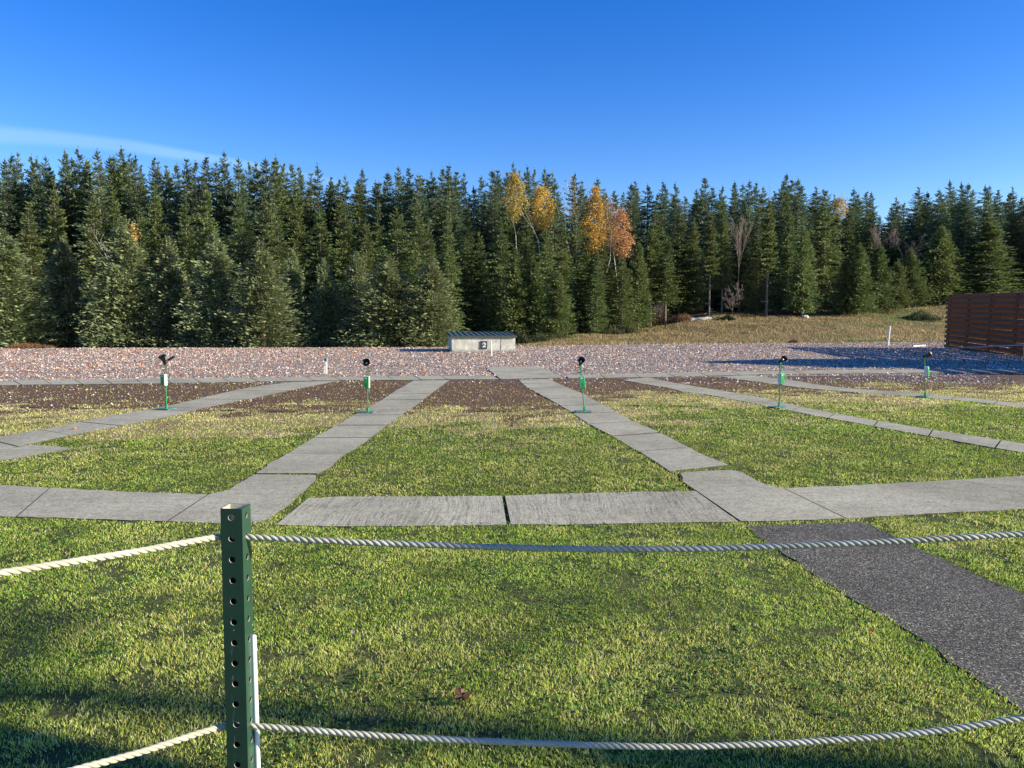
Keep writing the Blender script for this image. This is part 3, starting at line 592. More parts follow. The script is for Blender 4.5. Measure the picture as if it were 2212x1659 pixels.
mic_stand(s3, radial(s3) * 1.0, R(6), (.06, -.72, .60), 'tilted green stand leaning left on the walkway right of centre', False, 2)
mic_stand(s4, radial(s4) * 1.6, R(.8), (.35, -.72, .52), 'upright green stand before the long shadow, second from the right', False, 1)
mic_stand(s5, radial(s5) * 1.8, R(4), (.62, -.62, .45), 'farthest green stand, leaning left, rightmost of five, near the wooden fence', False, 1)

# ------------------------------------------------------------------ electrical pedestal, stakes, pipes
ep = empty('electrical_pedestal', gp(703, 807.5)); tag(ep, 'short grey electrical box on two white conduits beside the left gravel edge', 'electrical box')
m = MB(); m.box((.045, .02, .235), (.03, .035, .47), bev=.003); m.build('wooden_post', speckled('pale_timber', (.35, .33, .25), (.5, .47, .38), 10), ep)
m = MB(); m.box((0, -.02, .30), (.075, .05, .115), bev=.005); m.build('box', MGREY, ep)
for k in (-1, 1): m = MB(); m.tube([(k * .02, -.02, -.02), (k * .02, -.02, .245)], .0125, 10); m.build('conduit', WHITE, ep)
m = MB(); m.box((-.005, .03, .42), (.05, .02, .10)); m.build('backing_plate', mat('weathered_board', (.22, .21, .17), .9), ep)
MPVC = mat('white_pipe_plastic', (.82, .83, .84), .35)
def pipe(name, a, b, r, label, n=14, cap=False):
    m = MB(); a = Vector(a); b = Vector(b); d = (b - a); m.tube([a, b], r, n, 0, False); m.tube([b - d.normalized() * .02, b + d.normalized() * .0], r * .86, n, 0, True)
    o = m.build(name, MPVC); tag(o, label, 'pipe'); return o
b0 = gp(1062, 769.5); pipe('white_stake', b0 - Vector((0, 0, .05)), b0 + Vector((-.02, 0, .67)), .023, 'upright white plastic stake in front of the trap house')
b0 = gp(1917.7, 746.3); pipe('white_stake', b0 - Vector((0, 0, .05)), aty(1922.5, 704, b0.y), .05, 'leaning white plastic stake at the gravel edge left of the wooden fence')
a0 = gp(1972, 749.5); b0 = gp(1998, 748.7); pipe('white_pipe', a0 + Vector((0, 0, .05)), b0 + Vector((0, 0, .06)), .045, 'white pipe lying flat on the gravel near the wooden fence')
# slim white stake behind the rope post
q0 = at(547.6, 1372, 2.02); pipe('white_stake', (q0.x + .003, q0.y, -.02), q0, .0068, 'slim white stake standing right behind the green rope post')

# ------------------------------------------------------------------ rope barrier
MPOST = mat('dark_green_enamel', (.010, .045, .024), .30); t = NT(MPOST); v = t.coord((1, 1, .22))
sc_ = t.ramp(t.noise(v, 190, 5, .8), [(.56, (0, 0, 0)), (.66, (1, 1, 1))]); sep = t.n('ShaderNodeSeparateXYZ'); t.l(t.coord(), sep.inputs[0])
bandm = t.math('SUBTRACT', 1.0, t.math('MULTIPLY', t.math('ABSOLUTE', t.math('ADD', sep.outputs[0], .0075)), 230), clamp=True)
lowm = t.ramp(t.math('DIVIDE', sep.outputs[2], 1.2), [(.6, (1, 1, 1)), (.72, (0, 0, 0))])
frn = t.ramp(t.math('MULTIPLY', sep.outputs[1], -36), [(.93, (0, 0, 0)), (.97, (1, 1, 1))])
scr = t.math('MULTIPLY', t.math('MULTIPLY', t.math('MULTIPLY', sc_, bandm), lowm), frn)
nick = t.ramp(t.noise(t.coord(), 60, 2, .5), [(.74, (0, 0, 0)), (.76, (1, 1, 1))])
t.base(t.mix(t.math('MAXIMUM', t.math('MULTIPLY', scr, .75), t.math('MULTIPLY', nick, .5)), t.mix(t.noise(t.coord(), 18, 4), (.014, .042, .026), (.026, .070, .044)), (.42, .46, .44)))
MINN = speckled('bare_steel_rim_lit_top', (.42, .38, .28), (.62, .58, .46), 30, .5)  # pale steel of the hole rims; inside the top it paints in the daylight
MDRK = speckled('shaded_steel_inside', (.06, .06, .05), (.12, .11, .09), 30, .7)  # darker copy of the inner steel; the tube's shade is in the colour
PW, PIT, HR, TH = .0555, .0545, .0083, .0028
def perf_post(loc, rz, H, label, lean=(0, 0)):
    m = MB(); n = 24; ncell = int(H / PIT)
    def face(k, off, flip, mi):
        rot = Matrix.Rotation(k * math.pi / 2, 3, 'Z'); hw = PW / 2 if not off else PW / 2 - TH; yy = -hw
        ztop = H
        # slice above first hole
        z1 = H - PIT * .41 + PIT / 2
        for c_i in range(ncell):
            zc = H - PIT * .41 - c_i * PIT; zt = min(H, zc + PIT / 2); zb = zc - PIT / 2
            if zb < 0: break
            ring = [(HR * math.cos(2 * math.pi * j / n), zc + HR * math.sin(2 * math.pi * j / n)) for j in range(n)]; outer = []
            for j in range(n):
                a = 2 * math.pi * j / n; ca, sa = math.cos(a), math.sin(a); up_ = (zt - zc) if sa > 0 else (zc - zb)
                k1 = hw / abs(ca) if abs(ca) > 1e-6 else 1e9; k2 = up_ / abs(sa) if abs(sa) > 1e-6 else 1e9; kk = min(k1, k2); outer.append((ca * kk, zc + sa * kk))
            vs = [rot @ Vector((a, yy, b)) for a, b in ring] + [rot @ Vector((a, yy, b)) for a, b in outer]
            fs = [(j, (j + 1) % n, n + (j + 1) % n, n + j) for j in range(n)]
            # corner fillers
            for (sx_, zz) in ((1, zt), (-1, zt), (-1, zb), (1, zb)):
                ang = math.atan2(zz - zc, sx_ * hw) % (2 * math.pi); j = int(ang / (2 * math.pi) * n) % n
                vs.append(rot @ Vector((sx_ * hw, yy, zz))); fs.append((n + j, n + (j + 1) % n, len(vs) - 1))
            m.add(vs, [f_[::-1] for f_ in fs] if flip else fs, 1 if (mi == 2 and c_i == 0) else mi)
            if not off:
                h2 = PW / 2 - TH
                vs = [rot @ Vector((a, -PW / 2, b)) for a, b in ring] + [rot @ Vector((a, -h2, b)) for a, b in ring]
                m.add(vs, [(j, n + j, n + (j + 1) % n, (j + 1) % n) for j in range(n)], 1, True)
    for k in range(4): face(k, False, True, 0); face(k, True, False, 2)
    a, b = PW / 2, PW / 2 - TH; oc = [(-a, -a), (a, -a), (a, a), (-a, a)]; ic = [(-b, -b), (b, -b), (b, b), (-b, b)]
    m.add([(p, q, H) for p, q in oc] + [(p, q, H) for p, q in ic], [(i, (i + 1) % 4, 4 + (i + 1) % 4, 4 + i) for i in range(4)], 0)
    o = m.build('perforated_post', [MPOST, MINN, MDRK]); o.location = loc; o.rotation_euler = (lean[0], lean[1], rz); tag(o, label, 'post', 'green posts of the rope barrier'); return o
pc = at(512, 1160, 1.975); ptop = at(512, 1092, 1.975); H_post = ptop.z
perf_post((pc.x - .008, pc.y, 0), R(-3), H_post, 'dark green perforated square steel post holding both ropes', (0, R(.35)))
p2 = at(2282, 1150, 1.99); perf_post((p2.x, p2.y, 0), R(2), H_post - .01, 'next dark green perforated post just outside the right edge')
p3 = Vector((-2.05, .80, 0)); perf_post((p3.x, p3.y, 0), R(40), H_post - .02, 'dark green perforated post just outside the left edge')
MROPE = mat('cream_rope', (.62, .57, .42), .75, 0, .2); t = NT(MROPE); v = t.coord()
t.base(t.mix(t.ramp(t.noise(v, 9, 4), [(.35, (0, 0, 0)), (.65, (1, 1, 1))]), (.40, .375, .275), (.54, .51, .39))); t.bump(t.noise(v, 420, 3, .7), .45, .0015)
def rope(pts, label, rad=.0047, hr=.0040, pitch=.056):
    P_ = resample(pts, 400); 
    # smooth with catmull-like averaging
    for _ in range(30): P_ = [P_[0]] + [(P_[i - 1] + P_[i] * 2 + P_[i + 1]) / 4 for i in range(1, len(P_) - 1)] + [P_[-1]]
    ln = sum((P_[i + 1] - P_[i]).length for i in range(len(P_) - 1)); ns = int(ln / pitch * 15); P_ = resample(P_, ns); m = MB()
    for s_ in range(3):
        pts_ = []; d = 0
        for i, p in enumerate(P_):
            if i: d += (P_[i] - P_[i - 1]).length
            tt = (P_[min(i + 1, ns)] - P_[max(i - 1, 0)]).normalized(); a = tt.cross(Vector((0, 0, 1))).normalized(); b = tt.cross(a)
            ph = d / pitch * 2 * math.pi + s_ * 2 * math.pi / 3; wob = 1 + .06 * math.sin(d * 37 + s_)
            pts_.append(p + (a * math.cos(ph) + b * math.sin(ph)) * hr * wob)
        m.tube(pts_, rad, 8)
    o = m.build('rope', MROPE); tag(o, label, 'rope', 'ropes of the barrier'); return o
YP = pc.y
hu = aty(528, 1160, YP); hl = aty(530, 1567, YP)
def rr_(l): return [aty(a, b, YP) for a, b in l]
rope([hu + Vector((-.03, 0, 0)), hu] + rr_([(545, 1160.5), (780, 1172), (950, 1178), (1106, 1183), (1300, 1187), (1500, 1186), (1700, 1180), (1900, 1171), (2050, 1163.5), (2212, 1153), (2290, 1147)]), 'upper cream rope sagging to the right of the green post')
rope([hl + Vector((-.03, 0, 0)), hl] + rr_([(550, 1568), (800, 1588), (950, 1597), (1106, 1603.5), (1280, 1610), (1400, 1613), (1500, 1613), (1700, 1605.5), (1900, 1592), (2050, 1576), (2212, 1550), (2290, 1536)]), 'lower cream rope sagging to the right of the green post')
def left_rope(l, label):
    pts = []; x0 = aty(484, l[0][1], YP).x
    for a, b in l:
        d = ray(a, b); k = d.x / d.y; t_ = max(0, (x0 - k * YP) / (1 - k)); pts.append(aty(a, b, YP - t_))
    e = pts[-1]; far = Vector((p3.x, p3.y, e.z + .03)); pts = [pts[0] + Vector((.05, .0, .003))] + pts
    mid = (e + far) / 2; mid.z = e.z - .03; pts += [mid, far]; return rope(pts, label)
left_rope([(484, 1157), (400, 1172), (283, 1193.5), (150, 1214), (0, 1238)], 'upper cream rope running to the left of the green post')
left_rope([(486, 1567), (421, 1586), (350, 1610), (297, 1627), (173, 1660), (0, 1704)], 'lower cream rope running to the left of the green post')

# ------------------------------------------------------------------ wooden fence
MW = mat('stained_cedar', (.20, .075, .03), .75); t = NT(MW); v = t.coord((1, .12, 1)); 
t.base(t.ramp(t.noise(v, 9, 6, .7, dist=.6), [(.3, (.13, .044, .015)), (.55, (.25, .09, .028)), (.72, (.33, .135, .045))])); t.bump(t.noise(v, 30, 4, .7), .3, .004)
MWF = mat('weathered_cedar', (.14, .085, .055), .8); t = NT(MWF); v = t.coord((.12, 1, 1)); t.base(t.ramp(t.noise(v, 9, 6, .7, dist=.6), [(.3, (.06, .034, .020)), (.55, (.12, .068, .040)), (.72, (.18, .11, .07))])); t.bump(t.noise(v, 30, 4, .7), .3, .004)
MWL = mat('raw_cedar_cap', (.50, .33, .17), .8)
F0 = Vector((24.25, 43.0, 0)); F1 = Vector((22.55, 34.0, 0)); fd = (F1 - F0).normalized(); fn = Vector((fd.y, -fd.x, 0)); fn = fn if fn.x < 0 else -fn
FL = 20.5; HF = 2.92; fe = empty('board_fence', F0, (0, .021, math.atan2(fd.y, fd.x))); tag(fe, 'tall dark stained board fence of staggered horizontal planks at the right edge', 'fence')
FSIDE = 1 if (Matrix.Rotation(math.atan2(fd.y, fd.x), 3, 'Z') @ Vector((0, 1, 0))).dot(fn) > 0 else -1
bay = 2.75; nb = int(FL / bay) + 1
for k in range(nb + 1):
    m = MB(); m.box((k * bay + (.12 if k == 0 else 0), 0, HF / 2 + .02), (.14, .09, HF + .04)); m.build('post', MW, fe)
    m = MB(); m.box((k * bay + (.12 if k == 0 else 0), 0, HF + .065), (.34, .17, .035), bev=.006); m.build('post_cap', MWL, fe)
for k in range(nb):
    for side in (-1, 1):
        m = MB(); rr = random.Random(k * 7 + side); nbd = 11
        for j in range(nbd):
            z_ = .13 + j * .265 + (0 if side < 0 else .1325); 
            if z_ > HF: continue
            m.box((k * bay + bay / 2 + rr.uniform(-.02, .02) - (.0 if side < 0 else 0), side * (.088 + .006 * rr.random()), z_ + rr.uniform(-.008, .008)), (bay - .004 + (.05 if k == 0 else 0), .034, .145), Matrix.Rotation(rr.uniform(-.003, .003), 3, 'Y'))
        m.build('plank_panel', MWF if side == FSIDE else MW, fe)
# metal rail lying along the fence foot
m = MB(); m.tube([(22.5, 40, .09), (22.05, 36.2, .31), (21.55, 32.4, .53)], .03, 10); m.tube([(21.55, 32.4, .53), (21.55, 32.35, 0)], .025, 8)
tag(m.build('metal_rail', mat('galvanised_rail', (.42, .44, .47), .35, .5)), 'thin grey metal rail rising along the foot of the wooden fence', 'rail')
# unseen hut, added beyond the right edge only for its shadow across the gravel
hh = empty('unseen_hut', (24.2, 26.4, 0), (0, 0, R(0))); tag(hh, 'unseen tall wooden hut added outside the right edge to cast the long shadow', 'hut')
m = MB(); a, b = 1.6, 2.5
m.add([(-a, -b, 0), (a, -b, 0), (a, b, 0), (-a, b, 0), (-a, -b, 4.0), (a, -b, 4.0), (a, b, 4.0), (-a, b, 4.0), (-a, 0, 5.25), (a, 0, 5.25)], [(0, 1, 5, 4), (2, 3, 7, 6), (0, 4, 8, 7, 3), (1, 2, 6, 9, 5)]); m.build('wall', MW, hh)
m = MB()
for s_ in (-1, 1):
    m.add([(-a - .25, 0, 5.32), (a + .25, 0, 5.32), (a + .25, s_ * (b + .35), 3.9), (-a - .25, s_ * (b + .35), 3.9), (-a - .25, 0, 5.25), (a + .25, 0, 5.25), (a + .25, s_ * (b + .35), 3.83), (-a - .25, s_ * (b + .35), 3.83)], [(0, 1, 2, 3), (4, 7, 6, 5), (3, 2, 6, 7), (0, 3, 7, 4), (1, 5, 6, 2)])
m.build('roof', ROOF, hh)
m = MB(); m.box((-a - .03, -.6, 1.0), (.05, .9, 2.0)); m.build('door', MWL, hh)

# unseen post, panels and pole, added to shade the rope and the near lawn
se = empty('shadow_caster', (0, 0, 0)); tag(se, 'unseen posts and panels added outside the right edge to shade the rope and lawn corner', 'shadow_caster')
m = MB(); m.box((5.06, 1.092, 1.45), (.08, .072, 2.9)); m.build('post', MWL, se)
m = MB(); m.box((7.9, -1.9, 1.45), (.12, .12, 2.9)); m.build('post', MWL, se)
def lift(p, h): k = h / math.tan(SUN_EL); return Vector((p[0] - SH.x * k, p[1] - SH.y * k, h))
for q in ([(-2.55, 3.22), tuple(gp(0, 1556))[:2], tuple(gp(470, 1657))[:2], (-1.1, 2.55), (-2.8, 2.55)], [(.33, 2.75), (.7, 2.72), (1.25, 2.60), (1.2, 2.56), (.35, 2.6)]):
    m = MB(); nq = len(q); top_ = [lift(p, 2.95) for p in q]; m.add([p + Vector((0, 0, .03)) for p in top_] + top_, [tuple(range(nq)), tuple(range(nq, 2 * nq))[::-1]] + [(i, nq + i, nq + (i + 1) % nq, (i + 1) % nq) for i in range(nq)]); m.build('shadow_panel', ROOF, se)  # panel outlines worked back along the sun from the wanted lawn shadows
up_pole = empty('shadow_pole', (27.5, -1.75, 0)); tag(up_pole, 'unseen round timber pole added outside the right edge to shade a band of near lawn', 'pole')
m = MB(); m.tube([(0, 0, -.2), (0, 0, 11)], [.14, .11], 14); m.build('shaft', MBARK, up_pole)
m = MB(); m.box((0, 0, 10.2), (.12, 1.8, .12)); m.build('crossarm', MWL, up_pole)

# ------------------------------------------------------------------ fallen leaf and shards on the lawn
p = gp(996, 1507, .02); m = MB(); rr = random.Random(4); n = 30; vs = [(0, 0, .012)]
for k in range(n):
    a = 2 * math.pi * k / n; r_ = .024 * (1 + .55 * abs(math.cos(2.5 * a)) ** 3 + .12 * math.sin(11 * a)); vs.append((r_ * math.cos(a), r_ * math.sin(a), .014 + .02 * math.sin(3 * a + 1) + .016 * rr.random()))
m.add(vs, [(0, k + 1, (k + 1) % n + 1) for k in range(n)]); m.tube([(0, 0, .012), (.02, -.03, .02), (.035, -.055, .03)], .0012, 5)
lf = m.build('fallen_leaf', mat('dry_leaf', (.13, .06, .03), .7), loc=p); lf.rotation_euler = (R(35), R(10), R(20)); tag(lf, 'crumpled brown maple leaf lying on the near lawn', 'leaf')
for k_l, (a, b, l_) in enumerate(((1452, 1330, 'tiny curled tan leaf on the lawn left of the asphalt path'), (760, 1372, 'tiny curled tan leaf on the lawn right of the white stake'), (262, 1330, 'tiny curled tan leaf on the lawn below the upper left rope'), (1240, 1545, 'tiny curled tan leaf just above the lower rope'))):
    m = MB(); rr = random.Random(k_l + 9); n = 12; vs = [(0, 0, .01)] + [((.014 + .008 * abs(math.cos(a_ * 1.5))) * math.cos(a_), .011 * math.sin(a_), .012 + .010 * rr.random()) for a_ in [i * 2 * math.pi / n for i in range(n)]]
    m.add(vs, [(0, k + 1, (k + 1) % n + 1) for k in range(n)]); o = m.build('fallen_leaf', MTWIG, loc=gp(a, b, .016)); o.rotation_euler = (R(20), R(-15), k_l * 1.7); tag(o, l_, 'leaf', 'small dry leaves on the lawn')
MORG = mat('orange_target_clay', (.75, .20, .07), .5)
m = MB()
k_i = 0
for (a, b, s_, lab) in ((1881, 1376, .022, 'orange shard in the grass beside the asphalt path'), (444, 976, .06, 'orange shard on the lawn between the two left walkways'), (161, 929, .06, 'orange shard on the leftmost walkway')):
    m = MB(); rr = random.Random(k_i); k_i += 1
    for q in range(1):
        c0 = Vector((0, 0, .02)); pts = [(c0.x + s_ * .5 * rr.uniform(.6, 1) * math.cos(a_), c0.y + s_ * .5 * rr.uniform(.6, 1) * math.sin(a_), c0.z + rr.uniform(0, .4) * s_) for a_ in (0, 1.2, 2.5, 3.9, 5.1)]
        m.add(pts + [(x_, y_, z_ - .006) for x_, y_, z_ in pts], [(0, 1, 2, 3, 4), (9, 8, 7, 6, 5)] + [(i, 5 + i, 5 + (i + 1) % 5, (i + 1) % 5) for i in range(5)])
    o = m.build('target_shard', MORG, loc=gp(a, b)); tag(o, lab, 'clay shard', 'orange target shards')

# ------------------------------------------------------------------ trees
def conifer(seed, H=12.0, Rr=2.3, base=.06, nb=330, droop=.35, slim=1.0, spray=26, gaps=.0, trunk_r=.14):
    r = np.random.default_rng(seed); tt = base + (1 - base) * (1 - (1 - r.random(nb)) ** .8); tt = np.sort(tt)
    nw = int(H * 1.9); tt = np.clip((np.round(tt * nw) + r.normal(0, .30 if Rr > 1.95 and H > 10 else .55, nb)) / nw, base, .99)                    # loose whorls
    az = r.uniform(0, 2 * np.pi, nb)
    prof = ((1 - tt) ** .70) * (1 - .35 * np.clip((.16 - tt) / .16, 0, 1)); lob = 1 + .28 * np.sin(az * 2 + seed) * (tt < .8) + .16 * np.sin(az * 3 + tt * 17)
    Ln = Rr * prof * slim * r.uniform(.62, 1.18, nb) * lob + .05
    if gaps: Ln = np.where(r.random(nb) < gaps, Ln * .35, Ln)
    pitch = np.interp(tt, [0, .5, .85, 1], [-.22, -.06, .20, .5]) + r.normal(0, .12, nb)
    n = nb * spray; bi = np.repeat(np.arange(nb), spray); s = np.tile(np.linspace(.12, 1, spray), nb) + r.uniform(-.03, .03, n)
    # sprays stick out both sides, shorter to the tip, hanging
    side = np.where(np.arange(n) % 2 == 0, 1, -1); lw = (.10 + .32 * (1 - s) * 1.0) * Ln[bi] * r.uniform(.25, 1.0, n)
    d = np.stack([np.cos(az), np.sin(az)], 1)[bi]; pr = np.stack([-d[:, 1], d[:, 0]], 1)
    rad = s * Ln[bi]; hz = tt[bi] * H + rad * np.tan(np.clip(pitch[bi], -.6, 1.1)) - droop * .32 * rad ** 2 / (Rr) - np.abs(lw) * .22 + .10 * Rr * droop * (s ** 4)
    px = d[:, 0] * rad + pr[:, 0] * lw * side; py = d[:, 1] * rad + pr[:, 1] * lw * side; pz = hz + r.normal(0, .035 if H > 10 else .13, n)
    ln = r.uniform(.11, .27, n) * (.38 + .62 * np.clip(Ln[bi] / Rr * 2, .2, 1)); wd = ln * r.uniform(.28, .5, n)
    dirx = d[:, 0] * .8 + pr[:, 0] * side * .55 + r.normal(0, .3, n); diry = d[:, 1] * .8 + pr[:, 1] * side * .55 + r.normal(0, .3, n); dirz = r.normal(.32, .32, n) + np.clip(pitch[bi], -.1, .8) * .6
    q = np.sqrt(dirx ** 2 + diry ** 2 + dirz ** 2); dv = np.stack([dirx, diry, dirz], 1) / q[:, None]
    sdv = np.cross(dv, np.stack([r.normal(0, 1, n), r.normal(0, 1, n), np.full(n, .55)], 1)); sdv /= np.linalg.norm(sdv, axis=1)[:, None] + 1e-6
    c = np.stack([px, py, pz], 1); V = np.stack([c - dv * ln[:, None] * .5, c + sdv * wd[:, None] * .5 + dv * ln[:, None] * .05, c + dv * ln[:, None] * .62, c - sdv * wd[:, None] * .5 + dv * ln[:, None] * .05 - np.array([0, 0, .02])], 1)
    # leader spire
    m_ = 40; tz = r.random(m_); cz = np.stack([r.normal(0, .02, m_), r.normal(0, .02, m_), H * (.965 + .055 * tz)], 1); dd = np.stack([r.normal(0, .5, m_), r.normal(0, .5, m_), .7 + r.random(m_)], 1); dd /= np.linalg.norm(dd, axis=1)[:, None]
    sd_ = np.cross(dd, [0.3, .8, .1]); l_ = (.17 * (1.15 - tz))[:, None]; V2 = np.stack([cz - dd * l_ * .3, cz + sd_ * .03, cz + dd * l_, cz - sd_ * .03], 1)
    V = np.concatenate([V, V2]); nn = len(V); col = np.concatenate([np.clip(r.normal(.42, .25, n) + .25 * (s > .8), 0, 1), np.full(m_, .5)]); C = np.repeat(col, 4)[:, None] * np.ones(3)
    crown = np_mesh('crown', V.reshape(-1, 3), np.arange(nn * 4).reshape(-1, 4), col=C)
    mb = MB(); mb.tube([(0, 0, -.8), (0, 0, 0), (.02, 0, H * .4), (-.02, .01, H * .8), (0, 0, H)], [trunk_r * 1.25, trunk_r, trunk_r * .65, trunk_r * .22, .008], 8, cap=False)
    rr = random.Random(seed)
    for _ in range(46):                                                                    # dead lower limbs and inner branches
        z_ = rr.uniform(.05, .85) * H; a = rr.uniform(0, 6.28); l_ = Rr * (1 - z_ / H) * rr.uniform(.25, .6) + .2; mb.tube([(0, 0, z_), (math.cos(a) * l_ * .6, math.sin(a) * l_ * .6, z_ + .02), (math.cos(a) * l_, math.sin(a) * l_, z_ - .1 * l_)], [.022, .014, .006], 4, cap=False)
    tm = bpy.data.meshes.new('trunk'); tm.from_pydata(mb.v, [], mb.f); tm.update(); return crown, tm, H, Rr
def grow(seed, H, spread, depth, trunk_r, up=.6, first=.25):
    rr = random.Random(seed); segs = []; tips = []
    def go(p, d, ln, r_, k):
        n = 4; pts = [p]; rs = [r_]
        for i in range(n):
            d = (d + Vector((rr.gauss(0, .10), rr.gauss(0, .10), rr.gauss(.03, .06)))).normalized(); p = p + d * ln / n; pts.append(p); rs.append(r_ * (1 - .55 * (i + 1) / n))
            if k > 0 and (k < depth or i / n > first - .01):
                for _ in range(2 if k >= depth else 1 + (rr.random() < .5)):
                    a = rr.uniform(0, 6.28); o = d.orthogonal().normalized(); o.rotate(Matrix.Rotation(a, 3, d)); nd = (d * up + o * spread).normalized(); go(p, nd, ln * rr.uniform(.32, .55) * (1.25 - .5 * i / n), rs[-1] * .55, k - 1)
        segs.append((pts, rs)); 
        if k <= 1: tips.extend(pts[1:])
    go(Vector((0, 0, 0)), Vector((0, 0, 1)), H, trunk_r, depth); return segs, tips
def decid(seed, H=10, spread=.55, depth=3, leaves=0, leaf=.10, trunk_r=.10, first=.3, up=.7, minr=.007, crown=(.6, 1)):
    segs, tips = grow(seed, H, spread, depth, trunk_r, up, first); mb = MB()
    for pts, rs in segs: mb.tube(pts, [max(minr, q) for q in rs], 5 if rs[0] > .03 else 3, cap=False)
    tm = bpy.data.meshes.new('trunk'); tm.from_pydata(mb.v, [], mb.f); tm.update(); cm = None
    if leaves:
        r = np.random.default_rng(seed); tz_ = max(q.z for q in tips); cb, hw_ = crown; nc = 130; th_ = np.clip(r.beta(1.3, 1.2, nc), .02, .98); rr3 = 1.6 * hw_ * np.sin(np.pi * th_ ** .8) ** .7 * r.random(nc) ** .4; aa = r.uniform(0, 6.28, nc)
        cl = np.stack([np.cos(aa) * rr3, np.sin(aa) * rr3, tz_ * (cb + (1 - cb) * th_)], 1); ci_ = (nc * r.random(leaves) ** 1.5).astype(int); c = cl[ci_] + (r.uniform(.5, 1.9, nc) ** 1.2)[ci_][:, None] * r.normal(0, 1, (leaves, 3)) * np.array([.17, .17, .24]) * hw_ ** .5; n = leaves
        a = r.normal(0, 1, (n, 3)); a /= np.linalg.norm(a, axis=1)[:, None]; b = np.cross(a, r.normal(0, 1, (n, 3))); b /= np.linalg.norm(b, axis=1)[:, None]; l_ = (leaf * r.uniform(.6, 1.2, n))[:, None]
        V = np.stack([c - a * l_, c + b * l_ * .6, c + a * l_, c - b * l_ * .6], 1); cm = np_mesh('crown', V.reshape(-1, 3), np.arange(n * 4).reshape(-1, 4), col=np.repeat(r.random(n), 4)[:, None] * np.ones(3))
    return cm, tm, max(q.z for q in tips), max(math.hypot(q.x, q.y) for q in tips) * .85
PRO = {'spruce': [conifer(s, 9, 2.1, .015, 560, .25, 1.08, 38, .0, .12) for s in (11, 12, 13, 14)],
       'fir': [conifer(s, 14, 2.3, .05, 560, .42, 1.0, 34, .05, .15) for s in (21, 22, 23, 24, 25)],
       'bare_fir': [conifer(s, 13, 2.0, b_, 460, .45, 1.0, 32, .08, .13) for s, b_ in ((31, .34), (32, .42), (33, .26))],
       'low_fir': [conifer(s, 9, 1.9, .10, 480, .40, 1.0, 34, .05, .11) for s in (36, 37, 38)],
       'sky_fir': [conifer(s, 16, 2.2, .12, 520, .45, .95, 28, .12, .16) for s in (41, 42, 43, 44, 45, 46)]}
MATS = {'spruce': MSPR, 'fir': MFIR, 'bare_fir': MFIR, 'low_fir': MFIR, 'sky_fir': MDIS}
NAMES = {'spruce': 'spruce_tree', 'fir': 'fir_tree', 'bare_fir': 'fir_tree', 'low_fir': 'fir_tree', 'sky_fir': 'fir_tree'}
for k_, lst in PRO.items():
    for (cm, tm, _, _) in lst:
        cm.materials.append(MATS[k_]); tm.materials.append(MBARK)
RT = random.Random(99)
def plant(name, cm, tm, loc, s, rz, label, cat, group=None, tilt=(0, 0)):
    e = empty(name, loc, (tilt[0], tilt[1], rz)); e.scale = s; tag(e, label, cat, group)
    o = bpy.data.objects.new('trunk', tm); sc.collection.objects.link(o); o.parent = e
    if cm: o = bpy.data.objects.new('crown', cm); sc.collection.objects.link(o); o.parent = e
    return e
def tree(kind, px, topy, D, hw, label, group, var=None):
    x_ = (px - CX) / FPX * D / math.cos(PITCH); tz = aty(px, topy, D).z; x_ = aty(px, topy, D).x
    gz = float(terrain(np.array([x_]), np.array([D]))[0]); lst = PRO[kind]; cm, tm, H0, R0 = lst[RT.randrange(len(lst)) if var is None else var]
    Ht = tz - gz; w_ = hw / FPX * D * (1.12 if kind in ('spruce', 'low_fir', 'fir') else 1)
    return plant(NAMES[kind], cm, tm, (x_, D, gz), (w_ / R0, w_ / R0 * RT.uniform(.9, 1.1), Ht / (H0 * 1.01)), RT.uniform(0, 6.28), label, 'tree', group)
